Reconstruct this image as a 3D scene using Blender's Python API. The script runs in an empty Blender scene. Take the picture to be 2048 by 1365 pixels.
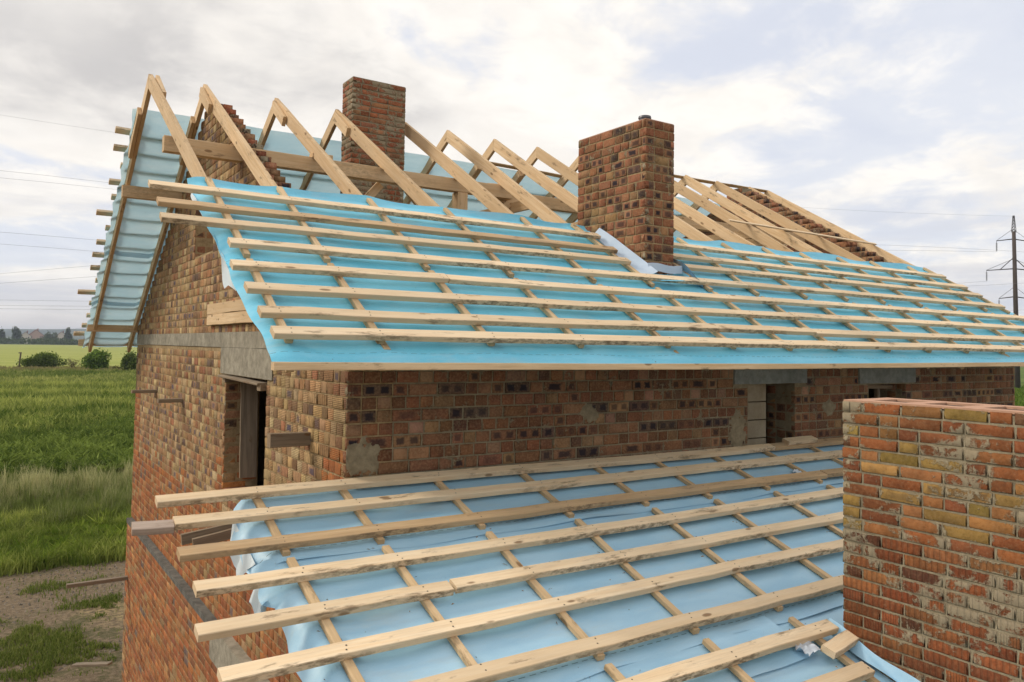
import bpy, math, random
import numpy as np
from mathutils import Vector, Matrix

random.seed(7)
RNG = np.random.default_rng(7)
scene = bpy.context.scene
C = scene.collection

# ------------------------------------------------------------------ camera
# Heights below are measured from the eye level of the camera; at the very end
# everything is lifted by GROUND so that the ground lies near z = 0.
GROUND = 6.0
cam_data = bpy.data.cameras.new("camera")
cam = bpy.data.objects.new("camera", cam_data)
C.objects.link(cam)
cam_data.sensor_width = 36.0
cam_data.lens = 27.716
cam_data.shift_y = -0.02905
cam_data.clip_start = 0.1
cam_data.clip_end = 20000
CAM = Vector((-2.2762, -5.6208, 0.0))
R = Matrix(((0.831136, -0.037299, -0.554817),
            (-0.555869, -0.028979, -0.830764),
            (0.014909, 0.998884, -0.044819))).to_4x4()
cam.matrix_world = Matrix.Translation(CAM) @ R
scene.camera = cam

# ------------------------------------------------------------------ light
SUN_AZ = Vector((-0.78, 0.62, 0)).normalized()
SUN_EL = math.radians(38)
SUN_DIR = Vector((SUN_AZ.x * math.cos(SUN_EL), SUN_AZ.y * math.cos(SUN_EL), math.sin(SUN_EL)))
world = bpy.data.worlds.new("World")
scene.world = world
world.use_nodes = True
sun_data = bpy.data.lights.new("sun", 'SUN')
sun_data.energy = 1.5
sun_data.angle = math.radians(14)
sun_data.color = (1.0, 0.9, 0.76)
sun = bpy.data.objects.new("sun", sun_data)
sun.rotation_euler = SUN_DIR.to_track_quat('Z', 'Y').to_euler()
C.objects.link(sun)
scene.view_settings.view_transform = 'Standard'
scene.view_settings.look = 'None'
scene.view_settings.exposure = 0.42
scene.view_settings.gamma = 1.0
scene.view_settings.use_curve_mapping = False
scene.cycles.use_denoising = True
scene.cycles.max_bounces = 6
scene.cycles.transparent_max_bounces = 8


class NT:
    """short hand for node trees"""
    def __init__(self, tree, clear=True):
        self.t = tree
        if clear:
            tree.nodes.clear()

    def n(self, kind, **props):
        nd = self.t.nodes.new(kind)
        for k, v in props.items():
            setattr(nd, k, v)
        return nd

    def put(self, sock, v):
        if isinstance(v, bpy.types.NodeSocket):
            self.t.links.new(v, sock)
        elif isinstance(v, (tuple, list)) and len(v) == 3 and sock.type == 'RGBA':
            sock.default_value = (*v, 1)
        else:
            sock.default_value = v

    def math(self, op, a, b=None, c=None, clamp=False):
        nd = self.n('ShaderNodeMath', operation=op)
        nd.use_clamp = clamp
        self.put(nd.inputs[0], a)
        if b is not None:
            self.put(nd.inputs[1], b)
        if c is not None:
            self.put(nd.inputs[2], c)
        return nd.outputs[0]

    def vmath(self, op, a, b=None, out=0):
        nd = self.n('ShaderNodeVectorMath', operation=op)
        self.put(nd.inputs[0], a)
        if b is not None:
            i = 3 if op == 'SCALE' else 1
            self.put(nd.inputs[i], b)
        return nd.outputs[out]

    def noise(self, vec, scale, detail=3, rough=0.5, dist=0.0, out='Fac'):
        nd = self.n('ShaderNodeTexNoise')
        if vec is not None:
            self.put(nd.inputs['Vector'], vec)
        nd.inputs['Scale'].default_value = scale
        nd.inputs['Detail'].default_value = detail
        nd.inputs['Roughness'].default_value = rough
        nd.inputs['Distortion'].default_value = dist
        return nd.outputs[out]

    def ramp(self, fac, a, b, lo=0.0, hi=1.0, smooth=True):
        nd = self.n('ShaderNodeMapRange')
        nd.interpolation_type = 'SMOOTHSTEP' if smooth else 'LINEAR'
        self.put(nd.inputs['Value'], fac)
        nd.inputs['From Min'].default_value = a
        nd.inputs['From Max'].default_value = b
        nd.inputs['To Min'].default_value = lo
        nd.inputs['To Max'].default_value = hi
        return nd.outputs[0]

    def mix(self, fac, a, b, mode='MIX'):
        nd = self.n('ShaderNodeMix', data_type='RGBA', blend_type=mode)
        nd.clamp_factor = True
        self.put(nd.inputs[0], fac)
        self.put(nd.inputs[6], a)
        self.put(nd.inputs[7], b)
        return nd.outputs[2]

    def mapping(self, vec, scale=(1, 1, 1), loc=(0, 0, 0)):
        nd = self.n('ShaderNodeMapping')
        self.put(nd.inputs['Vector'], vec)
        self.put(nd.inputs['Location'], loc)
        nd.inputs['Scale'].default_value = scale
        return nd.outputs[0]

    def sep(self, vec):
        nd = self.n('ShaderNodeSeparateXYZ')
        self.put(nd.inputs[0], vec)
        return nd.outputs

    def comb(self, x, y, z):
        nd = self.n('ShaderNodeCombineXYZ')
        for i, v in enumerate((x, y, z)):
            self.put(nd.inputs[i], v)
        return nd.outputs[0]

    def bump(self, h, strength=0.4, dist=0.01):
        nd = self.n('ShaderNodeBump')
        nd.inputs['Strength'].default_value = strength
        nd.inputs['Distance'].default_value = dist
        self.put(nd.inputs['Height'], h)
        return nd.outputs[0]

    def bsdf(self, col, rough=0.8, spec=0.3, normal=None, surface=True):
        nd = self.n('ShaderNodeBsdfPrincipled')
        self.put(nd.inputs['Base Color'], col)
        self.put(nd.inputs['Roughness'], rough)
        nd.inputs['Specular IOR Level'].default_value = spec
        if normal is not None:
            self.put(nd.inputs['Normal'], normal)
        if surface:
            self.out(nd.outputs[0])
        return nd.outputs[0]

    def out(self, sh):
        o = self.n('ShaderNodeOutputMaterial')
        self.t.links.new(sh, o.inputs['Surface'])


def material(name):
    m = bpy.data.materials.new(name)
    m.use_nodes = True
    return m, NT(m.node_tree)


# ------------------------------------------------------------------ sky
SKY_OFF = (-12.0, -7.5, 2.2)


def build_sky():
    w = NT(world.node_tree)
    tc = w.n('ShaderNodeTexCoord').outputs['Generated']
    d = w.vmath('NORMALIZE', tc)
    s = w.sep(d)
    zz = w.math('ADD', w.math('MAXIMUM', s[2], 0.0), 0.20)
    p = w.comb(w.math('DIVIDE', s[0], zz), w.math('DIVIDE', s[1], zz), 0.0)
    p = w.vmath('ADD', p, SKY_OFF)
    sky = w.n('ShaderNodeTexSky', sky_type='NISHITA')
    sky.sun_disc = False
    sky.sun_elevation = SUN_EL
    sky.sun_rotation = math.atan2(SUN_AZ.x, SUN_AZ.y)
    sky.air_density = 1.0
    sky.dust_density = 2.0
    big = w.noise(p, 0.6, 4, 0.5, 0.2)
    mid = w.noise(w.vmath('ADD', p, (7, 2, 1)), 1.9, 7, 0.56, 0.35)
    fine = w.noise(w.vmath('ADD', p, (1, 9, 3)), 5.5, 6, 0.6, 0.4)
    dens = w.math('ADD', w.math('MULTIPLY', big, 0.55), w.math('MULTIPLY', mid, 0.45))
    dens = w.math('ADD', dens, w.math('MULTIPLY', w.math('SUBTRACT', fine, 0.5), 0.20))
    cover = w.ramp(dens, 0.42, 0.52)
    thick = w.ramp(dens, 0.50, 0.66)
    thick = w.math('MULTIPLY', thick, w.ramp(w.noise(w.vmath('ADD', p, (4, 4, 8)), 1.0, 4, 0.5), 0.38, 0.60))
    gap = w.mix(0.9, sky.outputs[0], w.mix(w.ramp(mid, 0.3, 0.6), (5.9, 6.15, 6.9), (6.7, 6.85, 7.3)))
    white = w.mix(w.ramp(fine, 0.35, 0.65), (7.6, 7.25, 6.8), (8.4, 8.05, 7.55))
    grey = (4.7, 4.55, 4.5)
    cloud = w.mix(thick, white, grey)
    col = w.mix(cover, gap, cloud)
    # bright veil round the hidden sun
    dot = w.n('ShaderNodeVectorMath', operation='DOT_PRODUCT')
    w.put(dot.inputs[0], d)
    dot.inputs[1].default_value = SUN_DIR
    g = w.ramp(dot.outputs['Value'], 0.5, 1.0)
    col = w.mix(w.math('MULTIPLY', g, 0.6), col, (9.8, 9.4, 8.9))
    # layered cloud towards the horizon, cream just above it
    streak = w.noise(w.comb(w.math('MULTIPLY', s[0], 1.6), w.math('MULTIPLY', s[1], 1.6), w.math('MULTIPLY', s[2], 26.0)), 1.5, 6, 0.55, 0.3)
    lowb = w.math('MULTIPLY', w.ramp(s[2], 0.24, 0.04), w.ramp(streak, 0.40, 0.62))
    col = w.mix(w.math('MULTIPLY', lowb, 0.75), col, (5.2, 5.25, 5.7))
    low = w.ramp(s[2], 0.05, 0.005)
    col = w.mix(w.math('MULTIPLY', low, w.ramp(streak, 0.3, 0.6, 0.9, 0.4)), col, (7.9, 7.0, 6.5))
    bg = w.n('ShaderNodeBackground')
    w.put(bg.inputs['Color'], col)
    bg.inputs['Strength'].default_value = 0.1
    o = w.n('ShaderNodeOutputWorld')
    w.t.links.new(bg.outputs[0], o.inputs['Surface'])


build_sky()


# ------------------------------------------------------------------ helpers
def link(name, mesh, parent=None, mat=None, matrix=None):
    o = bpy.data.objects.new(name, mesh)
    C.objects.link(o)
    if mat is not None and mesh is not None and not mesh.materials:
        mesh.materials.append(mat)
    if matrix is not None:
        o.matrix_world = matrix
    if parent is not None:
        o.parent = parent
        o.matrix_parent_inverse = inverse_of(parent)
    return o


WORLD = {}


def inverse_of(o):
    return WORLD[o.name].inverted() if o.name in WORLD else Matrix.Identity(4)


def thing(name, label, cat, loc, group=None):
    o = bpy.data.objects.new(name, None)
    C.objects.link(o)
    o.location = loc
    o.empty_display_size = 0.3
    WORLD[o.name] = Matrix.Translation(Vector(loc))
    tag(o, label, cat, group)
    return o


def tag(o, label, cat, group=None, kind=None):
    o['label'] = label
    o['category'] = cat
    if group:
        o['group'] = group
    if kind:
        o['kind'] = kind
    return o


def structure(o, label=None):
    o['kind'] = 'structure'
    if label:
        o['label'] = label
    return o


def mesh_from(name, verts, faces, smooth=False):
    me = bpy.data.meshes.new(name)
    me.from_pydata([tuple(v) for v in verts], [], [tuple(f) for f in faces])
    me.update()
    if smooth:
        me.polygons.foreach_set('use_smooth', [True] * len(me.polygons))
    return me


def np_mesh(name, V, quads=None, tris=None, smooth=False, face_col=None, uv=None):
    """fast mesh from arrays; face_col is RGBA per face, uv per corner (quads first)"""
    me = bpy.data.meshes.new(name)
    V = np.asarray(V, np.float32)
    nq = 0 if quads is None else len(quads)
    nt = 0 if tris is None else len(tris)
    idx = []
    if nq:
        idx.append(np.asarray(quads, np.int32).ravel())
    if nt:
        idx.append(np.asarray(tris, np.int32).ravel())
    idx = np.concatenate(idx)
    starts = np.concatenate([np.arange(nq) * 4, nq * 4 + np.arange(nt) * 3]).astype(np.int32)
    me.vertices.add(len(V))
    me.vertices.foreach_set('co', V.ravel())
    me.loops.add(len(idx))
    me.loops.foreach_set('vertex_index', idx)
    me.polygons.add(nq + nt)
    me.polygons.foreach_set('loop_start', starts)
    me.update(calc_edges=True)
    if smooth:
        me.polygons.foreach_set('use_smooth', np.ones(nq + nt, bool))
    if face_col is not None:
        a = me.attributes.new('tint', 'FLOAT_COLOR', 'FACE')
        a.data.foreach_set('color', np.asarray(face_col, np.float32).ravel())
    if uv is not None:
        l = me.uv_layers.new(name='UVMap')
        l.data.foreach_set('uv', np.asarray(uv, np.float32).ravel())
    me.validate()
    return me


class MB:
    """collects boxes, prisms and tubes that make up ONE part"""
    def __init__(self):
        self.v, self.f = [], []

    def add(self, vs, fs):
        n = len(self.v)
        self.v += [tuple(v) for v in vs]
        self.f += [tuple(i + n for i in f) for f in fs]
        return self

    def box(self, x0, x1, y0, y1, z0, z1):
        vs = [(x0, y0, z0), (x1, y0, z0), (x1, y1, z0), (x0, y1, z0),
              (x0, y0, z1), (x1, y0, z1), (x1, y1, z1), (x0, y1, z1)]
        fs = [(0, 3, 2, 1), (4, 5, 6, 7), (0, 1, 5, 4), (1, 2, 6, 5), (2, 3, 7, 6), (3, 0, 4, 7)]
        return self.add(vs, fs)

    def prism_x(self, poly, x0, x1):
        """polygon in (y, z), extruded along x"""
        n = len(poly)
        vs = [(x0, y, z) for y, z in poly] + [(x1, y, z) for y, z in poly]
        fs = [tuple(range(n)), tuple(reversed(range(n, 2 * n)))]
        fs += [(i, i + n, (i + 1) % n + n, (i + 1) % n) for i in range(n)]
        return self.add(vs, fs)

    def tube(self, pts, radii, sides=8):
        pts = [Vector(p) for p in pts]
        if not hasattr(radii, '__len__'):
            radii = [radii] * len(pts)
        vs, fs = [], []
        for i, p in enumerate(pts):
            d = (pts[min(i + 1, len(pts) - 1)] - pts[max(i - 1, 0)]).normalized()
            a = d.cross(Vector((0, 0, 1)) if abs(d.z) < .9 else Vector((1, 0, 0))).normalized()
            b = d.cross(a)
            for k in range(sides):
                t = 2 * math.pi * k / sides
                vs.append(p + (a * math.cos(t) + b * math.sin(t)) * radii[i])
        for i in range(len(pts) - 1):
            for k in range(sides):
                k2 = (k + 1) % sides
                fs.append((i * sides + k, i * sides + k2, (i + 1) * sides + k2, (i + 1) * sides + k))
        fs.append(tuple(reversed(range(sides))))
        fs.append(tuple((len(pts) - 1) * sides + k for k in range(sides)))
        return self.add(vs, fs)

    def build(self, name, mat, parent=None, smooth=False):
        return link(name, mesh_from(name, self.v, self.f, smooth), parent, mat)


def pix(px, py, dist=None, z=None):
    """a point on the sight line of a photograph pixel, used to lay out distant ground features"""
    r = R.to_3x3() @ Vector(((px - 1024) / 1576.73, -(py - 623) / 1576.73, -1))
    t = dist if dist is not None else (z - CAM.z) / r.z
    return CAM + r * t


# ------------------------------------------------------------------ materials
def wood_material(name, light, dark, grey=0.25, wane=0.4):
    m, t = material(name)
    oi = t.n('ShaderNodeObjectInfo')
    rnd = oi.outputs['Random']
    tc = t.n('ShaderNodeTexCoord').outputs['Object']
    off = t.vmath('SCALE', (13.0, 7.0, 5.0), rnd)
    p = t.vmath('ADD', tc, off)
    g1 = t.noise(t.mapping(p, (1.2, 26, 26)), 1.0, 5, 0.6, 0.6)
    g2 = t.noise(t.mapping(p, (5, 140, 140)), 1.0, 3, 0.6)
    blot = t.noise(t.mapping(p, (2.2, 7, 7)), 1.0, 4, 0.6)
    dirt = t.noise(t.mapping(p, (3.0, 11, 11), (4, 3, 1)), 1.0, 6, 0.7)
    c = t.mix(t.ramp(g1, 0.3, 0.7), light, dark)
    c = t.mix(t.math('MULTIPLY', t.ramp(g2, 0.45, 0.75), 0.35), c, tuple(x * 0.62 for x in dark))
    # board to board difference
    r2 = t.math('FRACT', t.math('MULTIPLY', rnd, 7.31))
    c = t.mix(t.ramp(r2, 0.25, 1.0, 0.0, 0.7), c, t.mix(0.75, c, tuple(x * 0.70 for x in dark)))
    long = t.noise(t.mapping(p, (0.7, 1.5, 1.5), (9, 2, 4)), 1.0, 3, 0.5)
    c = t.mix(t.ramp(long, 0.45, 0.7, 0.0, 0.5), c, t.mix(0.6, c, tuple(x * 0.65 for x in dark)))
    c = t.mix(t.math('MULTIPLY', t.ramp(blot, 0.42, 0.72), grey), c, (0.30, 0.24, 0.175))
    c = t.mix(t.math('MULTIPLY', t.ramp(dirt, 0.56, 0.70), 0.75), c, (0.17, 0.11, 0.065))
    # knots
    vo = t.n('ShaderNodeTexVoronoi', feature='F1')
    t.put(vo.inputs['Vector'], t.mapping(p, (3.4, 9.0, 9.0)))
    vo.inputs['Scale'].default_value = 1.0
    kd = vo.outputs['Distance']
    pick = t.math('GREATER_THAN', t.sep(vo.outputs['Color'])[0], 0.62)
    kn = t.math('MULTIPLY', t.ramp(kd, 0.17, 0.10), pick)
    c = t.mix(t.math('MULTIPLY', kn, 0.75), c, (0.17, 0.085, 0.035))
    # waney, bark speckled narrow faces
    nrm = t.n('ShaderNodeTexCoord').outputs['Normal']
    side = t.math('ABSOLUTE', t.sep(nrm)[1])
    bark = t.noise(t.mapping(p, (16, 40, 40)), 1.0, 4, 0.7)
    wz = t.math('MULTIPLY', t.ramp(side, 0.4, 0.8), t.ramp(t.noise(t.mapping(p, (0.9, 3, 3), (2, 1, 5)), 1.0, 2, 0.5), 0.45, 0.6))
    c = t.mix(t.math('MULTIPLY', t.math('MULTIPLY', wz, t.ramp(bark, 0.4, 0.62)), wane), c, (0.13, 0.09, 0.055))
    c = t.mix(t.math('MULTIPLY', t.ramp(side, 0.4, 0.8), 0.35), c, t.mix(0.5, c, (0.30, 0.19, 0.09)))  # narrow faces browner all over: sun-and-shade contrast painted into the colour
    # sawn ends
    end = t.ramp(t.math('ABSOLUTE', t.sep(nrm)[0]), 0.6, 0.9)
    c = t.mix(t.math('MULTIPLY', end, 0.3), c, (0.36, 0.22, 0.10))
    h = t.math('ADD', t.math('MULTIPLY', g2, 0.5), t.math('MULTIPLY', bark, t.math('MULTIPLY', wz, 1.5)))
    t.bsdf(c, 0.75, 0.2, t.bump(h, 0.35, 0.004))
    return m


WOOD = wood_material('pine_batten', (0.90, 0.73, 0.51), (0.83, 0.62, 0.385), 0.15, 0.8)
RAFTER = wood_material('pine_rafter', (0.80, 0.60, 0.375), (0.68, 0.465, 0.255), 0.10, 0.3)
BROWNB = wood_material('tan_batten', (0.66, 0.47, 0.275), (0.54, 0.36, 0.195), 0.35, 0.8)
CBAT = wood_material('pine_counter_batten', (0.74, 0.55, 0.33), (0.62, 0.43, 0.235), 0.2, 0.4)
OLD = wood_material('weathered_board', (0.33, 0.265, 0.19), (0.20, 0.155, 0.11), 0.5, 0.4)
GREYW = wood_material('grey_board', (0.50, 0.40, 0.33), (0.36, 0.28, 0.23), 0.4, 0.3)


def brick_material(name, source, rib=0.0, smear=0.5, smear_scale=5.0, vertical=False, fine=1.0,
                   mott=0.6, burnt=(0.022, 0.019, 0.027), mortar=((0.215, 0.18, 0.12), (0.36, 0.305, 0.205))):
    """source: 'object' takes colour and burn from the object, 'mesh' from a face attribute"""
    m, t = material(name)
    if source == 'object':
        oi = t.n('ShaderNodeObjectInfo')
        col, burn = oi.outputs['Color'], oi.outputs['Alpha']
    else:
        at = t.n('ShaderNodeAttribute', attribute_name='tint')
        col, burn = at.outputs['Color'], at.outputs['Alpha']
    uv = t.n('ShaderNodeUVMap').outputs[0]
    s = t.sep(uv)
    u, v = t.math('FRACT', s[0]), s[1]
    pos = t.n('ShaderNodeNewGeometry').outputs['Position']
    n1 = t.noise(pos, 9.0, 4, 0.6)
    n2 = t.noise(pos, 55.0 * fine, 4, 0.65)
    n3 = t.noise(t.vmath('ADD', pos, (3, 8, 2)), 22.0, 3, 0.6)
    c = t.mix(t.ramp(n1, 0.3, 0.7), t.mix(0.35, col, (0.02, 0.012, 0.008), 'MIX'), col)
    c = t.mix(t.math('MULTIPLY', t.ramp(n2, 0.42, 0.72), mott), c, t.mix(0.5, c, (0.52, 0.36, 0.20)))
    c = t.mix(t.math('MULTIPLY', t.ramp(n2, 0.46, 0.28), 0.6), c, t.mix(0.6, c, (0.05, 0.028, 0.018)))
    c = t.mix(t.math('MULTIPLY', t.ramp(n3, 0.55, 0.75), 0.45), c, t.mix(0.55, c, (0.05, 0.03, 0.022)))
    # kiln-burnt spot in the middle of the face
    du = t.math('ABSOLUTE', t.math('SUBTRACT', u, 0.5))
    dv = t.math('ABSOLUTE', t.math('SUBTRACT', v, 0.5))
    wob = t.math('MULTIPLY', t.math('SUBTRACT', n3, 0.5), 0.35)
    dd = t.math('ADD', t.math('MAXIMUM', du, t.math('MULTIPLY', dv, 0.9)), wob)
    spot = t.math('MULTIPLY', t.ramp(dd, 0.36, 0.19), burn)
    c = t.mix(spot, c, burnt)
    # ribs of extruded hollow brick
    h = t.math('MULTIPLY', n2, 0.35)
    if rib > 0:
        if vertical:
            ax = t.math('MULTIPLY', u, 7.0)
        else:      # some bricks show their ribs upright, others lying
            sel = t.math('GREATER_THAN', t.math('FRACT', t.math('MULTIPLY', t.sep(col)[0], 91.7)), 0.45)
            ax = t.math('ADD', t.math('MULTIPLY', t.math('MULTIPLY', v, 6.0), sel),
                        t.math('MULTIPLY', t.math('MULTIPLY', u, 5.0), t.math('SUBTRACT', 1.0, sel)))
        w = t.math('SINE', t.math('MULTIPLY', ax, 6.2832))
        w = t.math('MULTIPLY', t.ramp(w, -0.9, 0.1), rib)
        h = t.math('ADD', h, w)
        c = t.mix(t.math('MULTIPLY', t.math('SUBTRACT', rib, w, None, True), 0.5), c, (0.10, 0.055, 0.03))
    # mortar smeared over the arrises and in patches
    e = t.math('MULTIPLY', t.math('MAXIMUM', du, dv), 2.0)
    e = t.math('POWER', e, 7.0)
    sm = t.math('ADD', t.math('MULTIPLY', t.noise(t.vmath('ADD', pos, (5, 1, 7)), smear_scale, 5, 0.65, 0.4), 0.62),
                t.math('MULTIPLY', t.noise(t.vmath('ADD', pos, (2, 6, 3)), smear_scale * 3.4, 5, 0.65, 0.5), 0.38))
    k = t.math('ADD', t.math('ADD', sm, t.math('MULTIPLY', e, 0.07)), t.math('MULTIPLY', t.math('SUBTRACT', n2, 0.5), 0.14))
    hi = 0.76 - 0.25 * smear
    sk = t.ramp(k, hi, hi + 0.06)
    mort = t.mix(n2, *mortar)
    c = t.mix(t.math('MULTIPLY', sk, 0.92), c, mort)
    h = t.math('ADD', h, t.math('MULTIPLY', sk, 0.9))
    t.bsdf(c, 0.9, 0.15, t.bump(h, 0.85, 0.007))
    return m


def mortar_material(name, a, b, scale=14.0):
    m, t = material(name)
    pos = t.n('ShaderNodeNewGeometry').outputs['Position']
    n1 = t.noise(pos, scale, 6, 0.7)
    n2 = t.noise(pos, scale * 6, 4, 0.7)
    n3 = t.noise(pos, 1.3, 4, 0.6)
    c = t.mix(t.ramp(n1, 0.3, 0.7), a, b)
    c = t.mix(t.math('MULTIPLY', t.ramp(n3, 0.4, 0.7), 0.4), c, tuple(x * 0.6 for x in a))
    h = t.math('ADD', n1, t.math('MULTIPLY', n2, 0.5))
    t.bsdf(c, 0.95, 0.1, t.bump(h, 0.8, 0.012))
    return m


MORTAR_TAN = mortar_material('tan_mortar', (0.27, 0.19, 0.10), (0.46, 0.34, 0.19))
MORTAR_GREY = mortar_material('grey_mortar', (0.225, 0.185, 0.12), (0.36, 0.305, 0.205))
CONCRETE = mortar_material('rough_concrete', (0.24, 0.215, 0.165), (0.40, 0.36, 0.28), 9.0)
CONCRETE_DARK = mortar_material('damp_concrete', (0.10, 0.095, 0.085), (0.20, 0.19, 0.165), 9.0)
LINTEL = mortar_material('precast_concrete', (0.22, 0.23, 0.21), (0.33, 0.34, 0.31), 12.0)
BLOCK = mortar_material('pale_block', (0.33, 0.275, 0.19), (0.44, 0.375, 0.27), 8.0)


def membrane_material(name, ca, cb, cc, rough=0.5, through=0.1):
    m, t = material(name)
    geo = t.n('ShaderNodeNewGeometry')
    pos = geo.outputs['Position']
    back = geo.outputs['Backfacing']
    f = t.noise(pos, 170.0, 3, 0.6)
    n = t.noise(t.mapping(pos, (1.6, 5.0, 5.0)), 1.0, 5, 0.62, 0.3)
    blue = t.mix(t.ramp(n, 0.35, 0.66), ca, cb)
    blue = t.mix(t.math('MULTIPLY', t.ramp(f, 0.35, 0.7), 0.25), blue, cc)
    sp = t.noise(pos, 26.0, 2, 0.5)
    blue = t.mix(t.math('MULTIPLY', t.ramp(sp, 0.77, 0.80), 0.8), blue, (0.12, 0.09, 0.06))
    uv = t.sep(t.n('ShaderNodeUVMap').outputs[0])
    line = t.math('LESS_THAN', t.math('ABSOLUTE', t.math('SUBTRACT', uv[1], 0.115)), 0.0028)
    dash = t.math('LESS_THAN', t.math('FRACT', t.math('MULTIPLY', uv[0], 14.0)), 0.6)
    blue = t.mix(t.math('MULTIPLY', t.math('MULTIPLY', line, dash), 0.75), blue, (0.03, 0.10, 0.17))
    dust = t.noise(t.mapping(pos, (1.2, 4.0, 4.0)), 1.0, 6, 0.7)
    blue = t.mix(t.math('MULTIPLY', t.ramp(dust, 0.52, 0.72), 0.35), blue, (0.52, 0.60, 0.62))
    white = t.mix(t.ramp(n, 0.3, 0.7), (0.70, 0.80, 0.84), (0.80, 0.87, 0.89))
    col = t.mix(back, blue, white)
    bm = t.bump(t.noise(t.mapping(pos, (2.0, 9.0, 9.0)), 1.0, 5, 0.6), 0.25, 0.02)
    p = t.bsdf(col, rough, 0.4, bm, surface=False)
    tr = t.n('ShaderNodeBsdfTranslucent')
    t.put(tr.inputs['Color'], t.mix(0.5, blue, white))
    mx = t.n('ShaderNodeMixShader')
    mx.inputs[0].default_value = through
    t.t.links.new(p, mx.inputs[1])
    t.t.links.new(tr.outputs[0], mx.inputs[2])
    t.out(mx.outputs[0])
    return m


MEMBRANE = membrane_material('blue_membrane', (0.13, 0.555, 0.775), (0.235, 0.655, 0.865), (0.36, 0.75, 0.91))
REARM = membrane_material('backlit_membrane', (0.13, 0.555, 0.775), (0.235, 0.655, 0.865), (0.36, 0.75, 0.91), 0.5, 0.42)
SKYLIT = membrane_material('skylit_membrane', (0.345, 0.61, 0.82), (0.43, 0.68, 0.865), (0.52, 0.75, 0.88), 0.42)  # same membrane as the upper roof, paled: stronger sky light put into colour



def plain(name, col, rough=0.8, var=0.3, scale=20.0, spec=0.3, metal=0.0):
    m, t = material(name)
    pos = t.n('ShaderNodeNewGeometry').outputs['Position']
    n = t.noise(pos, scale, 4, 0.6)
    c = t.mix(n, tuple(x * (1 - var) for x in col), tuple(min(1, x * (1 + var)) for x in col))
    nd = t.n('ShaderNodeBsdfPrincipled')
    t.put(nd.inputs['Base Color'], c)
    nd.inputs['Roughness'].default_value = rough
    nd.inputs['Specular IOR Level'].default_value = spec
    nd.inputs['Metallic'].default_value = metal
    t.out(nd.outputs[0])
    return m


# ------------------------------------------------------------------ boards
def board_mesh(L, w, th, wob=0.003, cham=0.004, step=0.35):
    n = max(1, int(L / step))
    prof = [(-w / 2 + cham, -th / 2), (w / 2 - cham, -th / 2), (w / 2, -th / 2 + cham), (w / 2, th / 2 - cham),
            (w / 2 - cham, th / 2), (-w / 2 + cham, th / 2), (-w / 2, th / 2 - cham), (-w / 2, -th / 2 + cham)]
    vs, fs = [], []
    bow = random.uniform(-1, 1) * .0022 * L if L > 1.5 else 0
    ph = random.uniform(.8, 2.2)
    for i in range(n + 1):
        x = L * i / n
        l = 1 + random.uniform(-wob, wob) * 8
        dy, dz = random.uniform(-wob, wob) + bow * math.sin(x / L * 3.14 * ph), random.uniform(-wob, wob) * 0.6
        a, b = random.uniform(-wob, wob), random.uniform(-wob, wob)
        for k, (y, z) in enumerate(prof):
            e = a if y > 0 else b
            vs.append((x, y * l + dy + e * 0.8, z + dz))
    for i in range(n):
        for k in range(8):
            k2 = (k + 1) % 8
            fs.append((i * 8 + k, i * 8 + k2, (i + 1) * 8 + k2, (i + 1) * 8 + k))
    fs.append(tuple(reversed(range(8))))
    fs.append(tuple(n * 8 + k for k in range(8)))
    return mesh_from('board', vs, fs)


def board(name, p0, p1, w, th, up, mat, parent=None, wob=0.003, step=0.35):
    """p0 to p1 is the centre line, up the normal of the wide face"""
    p0, p1, up = Vector(p0), Vector(p1), Vector(up)
    x = (p1 - p0)
    L = x.length
    x.normalize()
    y = up.cross(x).normalized()
    z = x.cross(y)
    M = Matrix(((x.x, y.x, z.x, p0.x), (x.y, y.y, z.y, p0.y), (x.z, y.z, z.z, p0.z), (0, 0, 0, 1)))
    return link(name, board_mesh(L, w, th, wob, step=step), parent, mat, M)


# ------------------------------------------------------------------ bricks
# local frame of a brick: x along the wall, y into the wall, z up
CH = 0.05


def brick_template(jit=0.0, rnd=None):
    c = 0.03
    cz = 0.045
    v = [(-.5 + c, 0, -.5 + cz), (.5 - c, 0, -.5 + cz), (.5 - c, 0, .5 - cz), (-.5 + c, 0, .5 - cz),
         (-.5, .0022, -.5), (.5, .0022, -.5), (.5, .0022, .5), (-.5, .0022, .5),
         (-.5, .05, -.5), (.5, .05, -.5), (.5, .05, .5), (-.5, .05, .5)]
    v = np.array(v, float)
    if jit and rnd is not None:
        v[:8, 0] += rnd.uniform(-jit, jit, 8)
        v[:8, 2] += rnd.uniform(-jit, jit, 8) * 1.4
        v[:4, 1] += rnd.uniform(-.002, .002, 4)
        v[8:, (0, 2)] = v[4:8][:, (0, 2)]
    return v


BQ = np.array([(0, 1, 2, 3), (4, 5, 1, 0), (5, 6, 2, 1), (6, 7, 3, 2), (7, 4, 0, 3),
               (8, 9, 5, 4), (9, 10, 6, 5), (10, 11, 7, 6), (11, 8, 4, 7)])
UNIT = {}


def unit_brick(mat, rep):
    key = (mat.name, rep)
    if key not in UNIT:
        L = []
        for i in range(5):
            v = brick_template(0.014, RNG)
            uv = np.stack([(v[:, 0] + .5) * rep, v[:, 2] + .5], 1)
            me = np_mesh('brick', v, BQ, uv=uv[BQ.ravel()])
            me.materials.append(mat)
            L.append(me)
        UNIT[key] = L
    return random.choice(UNIT[key])


SOLID = {}


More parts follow.
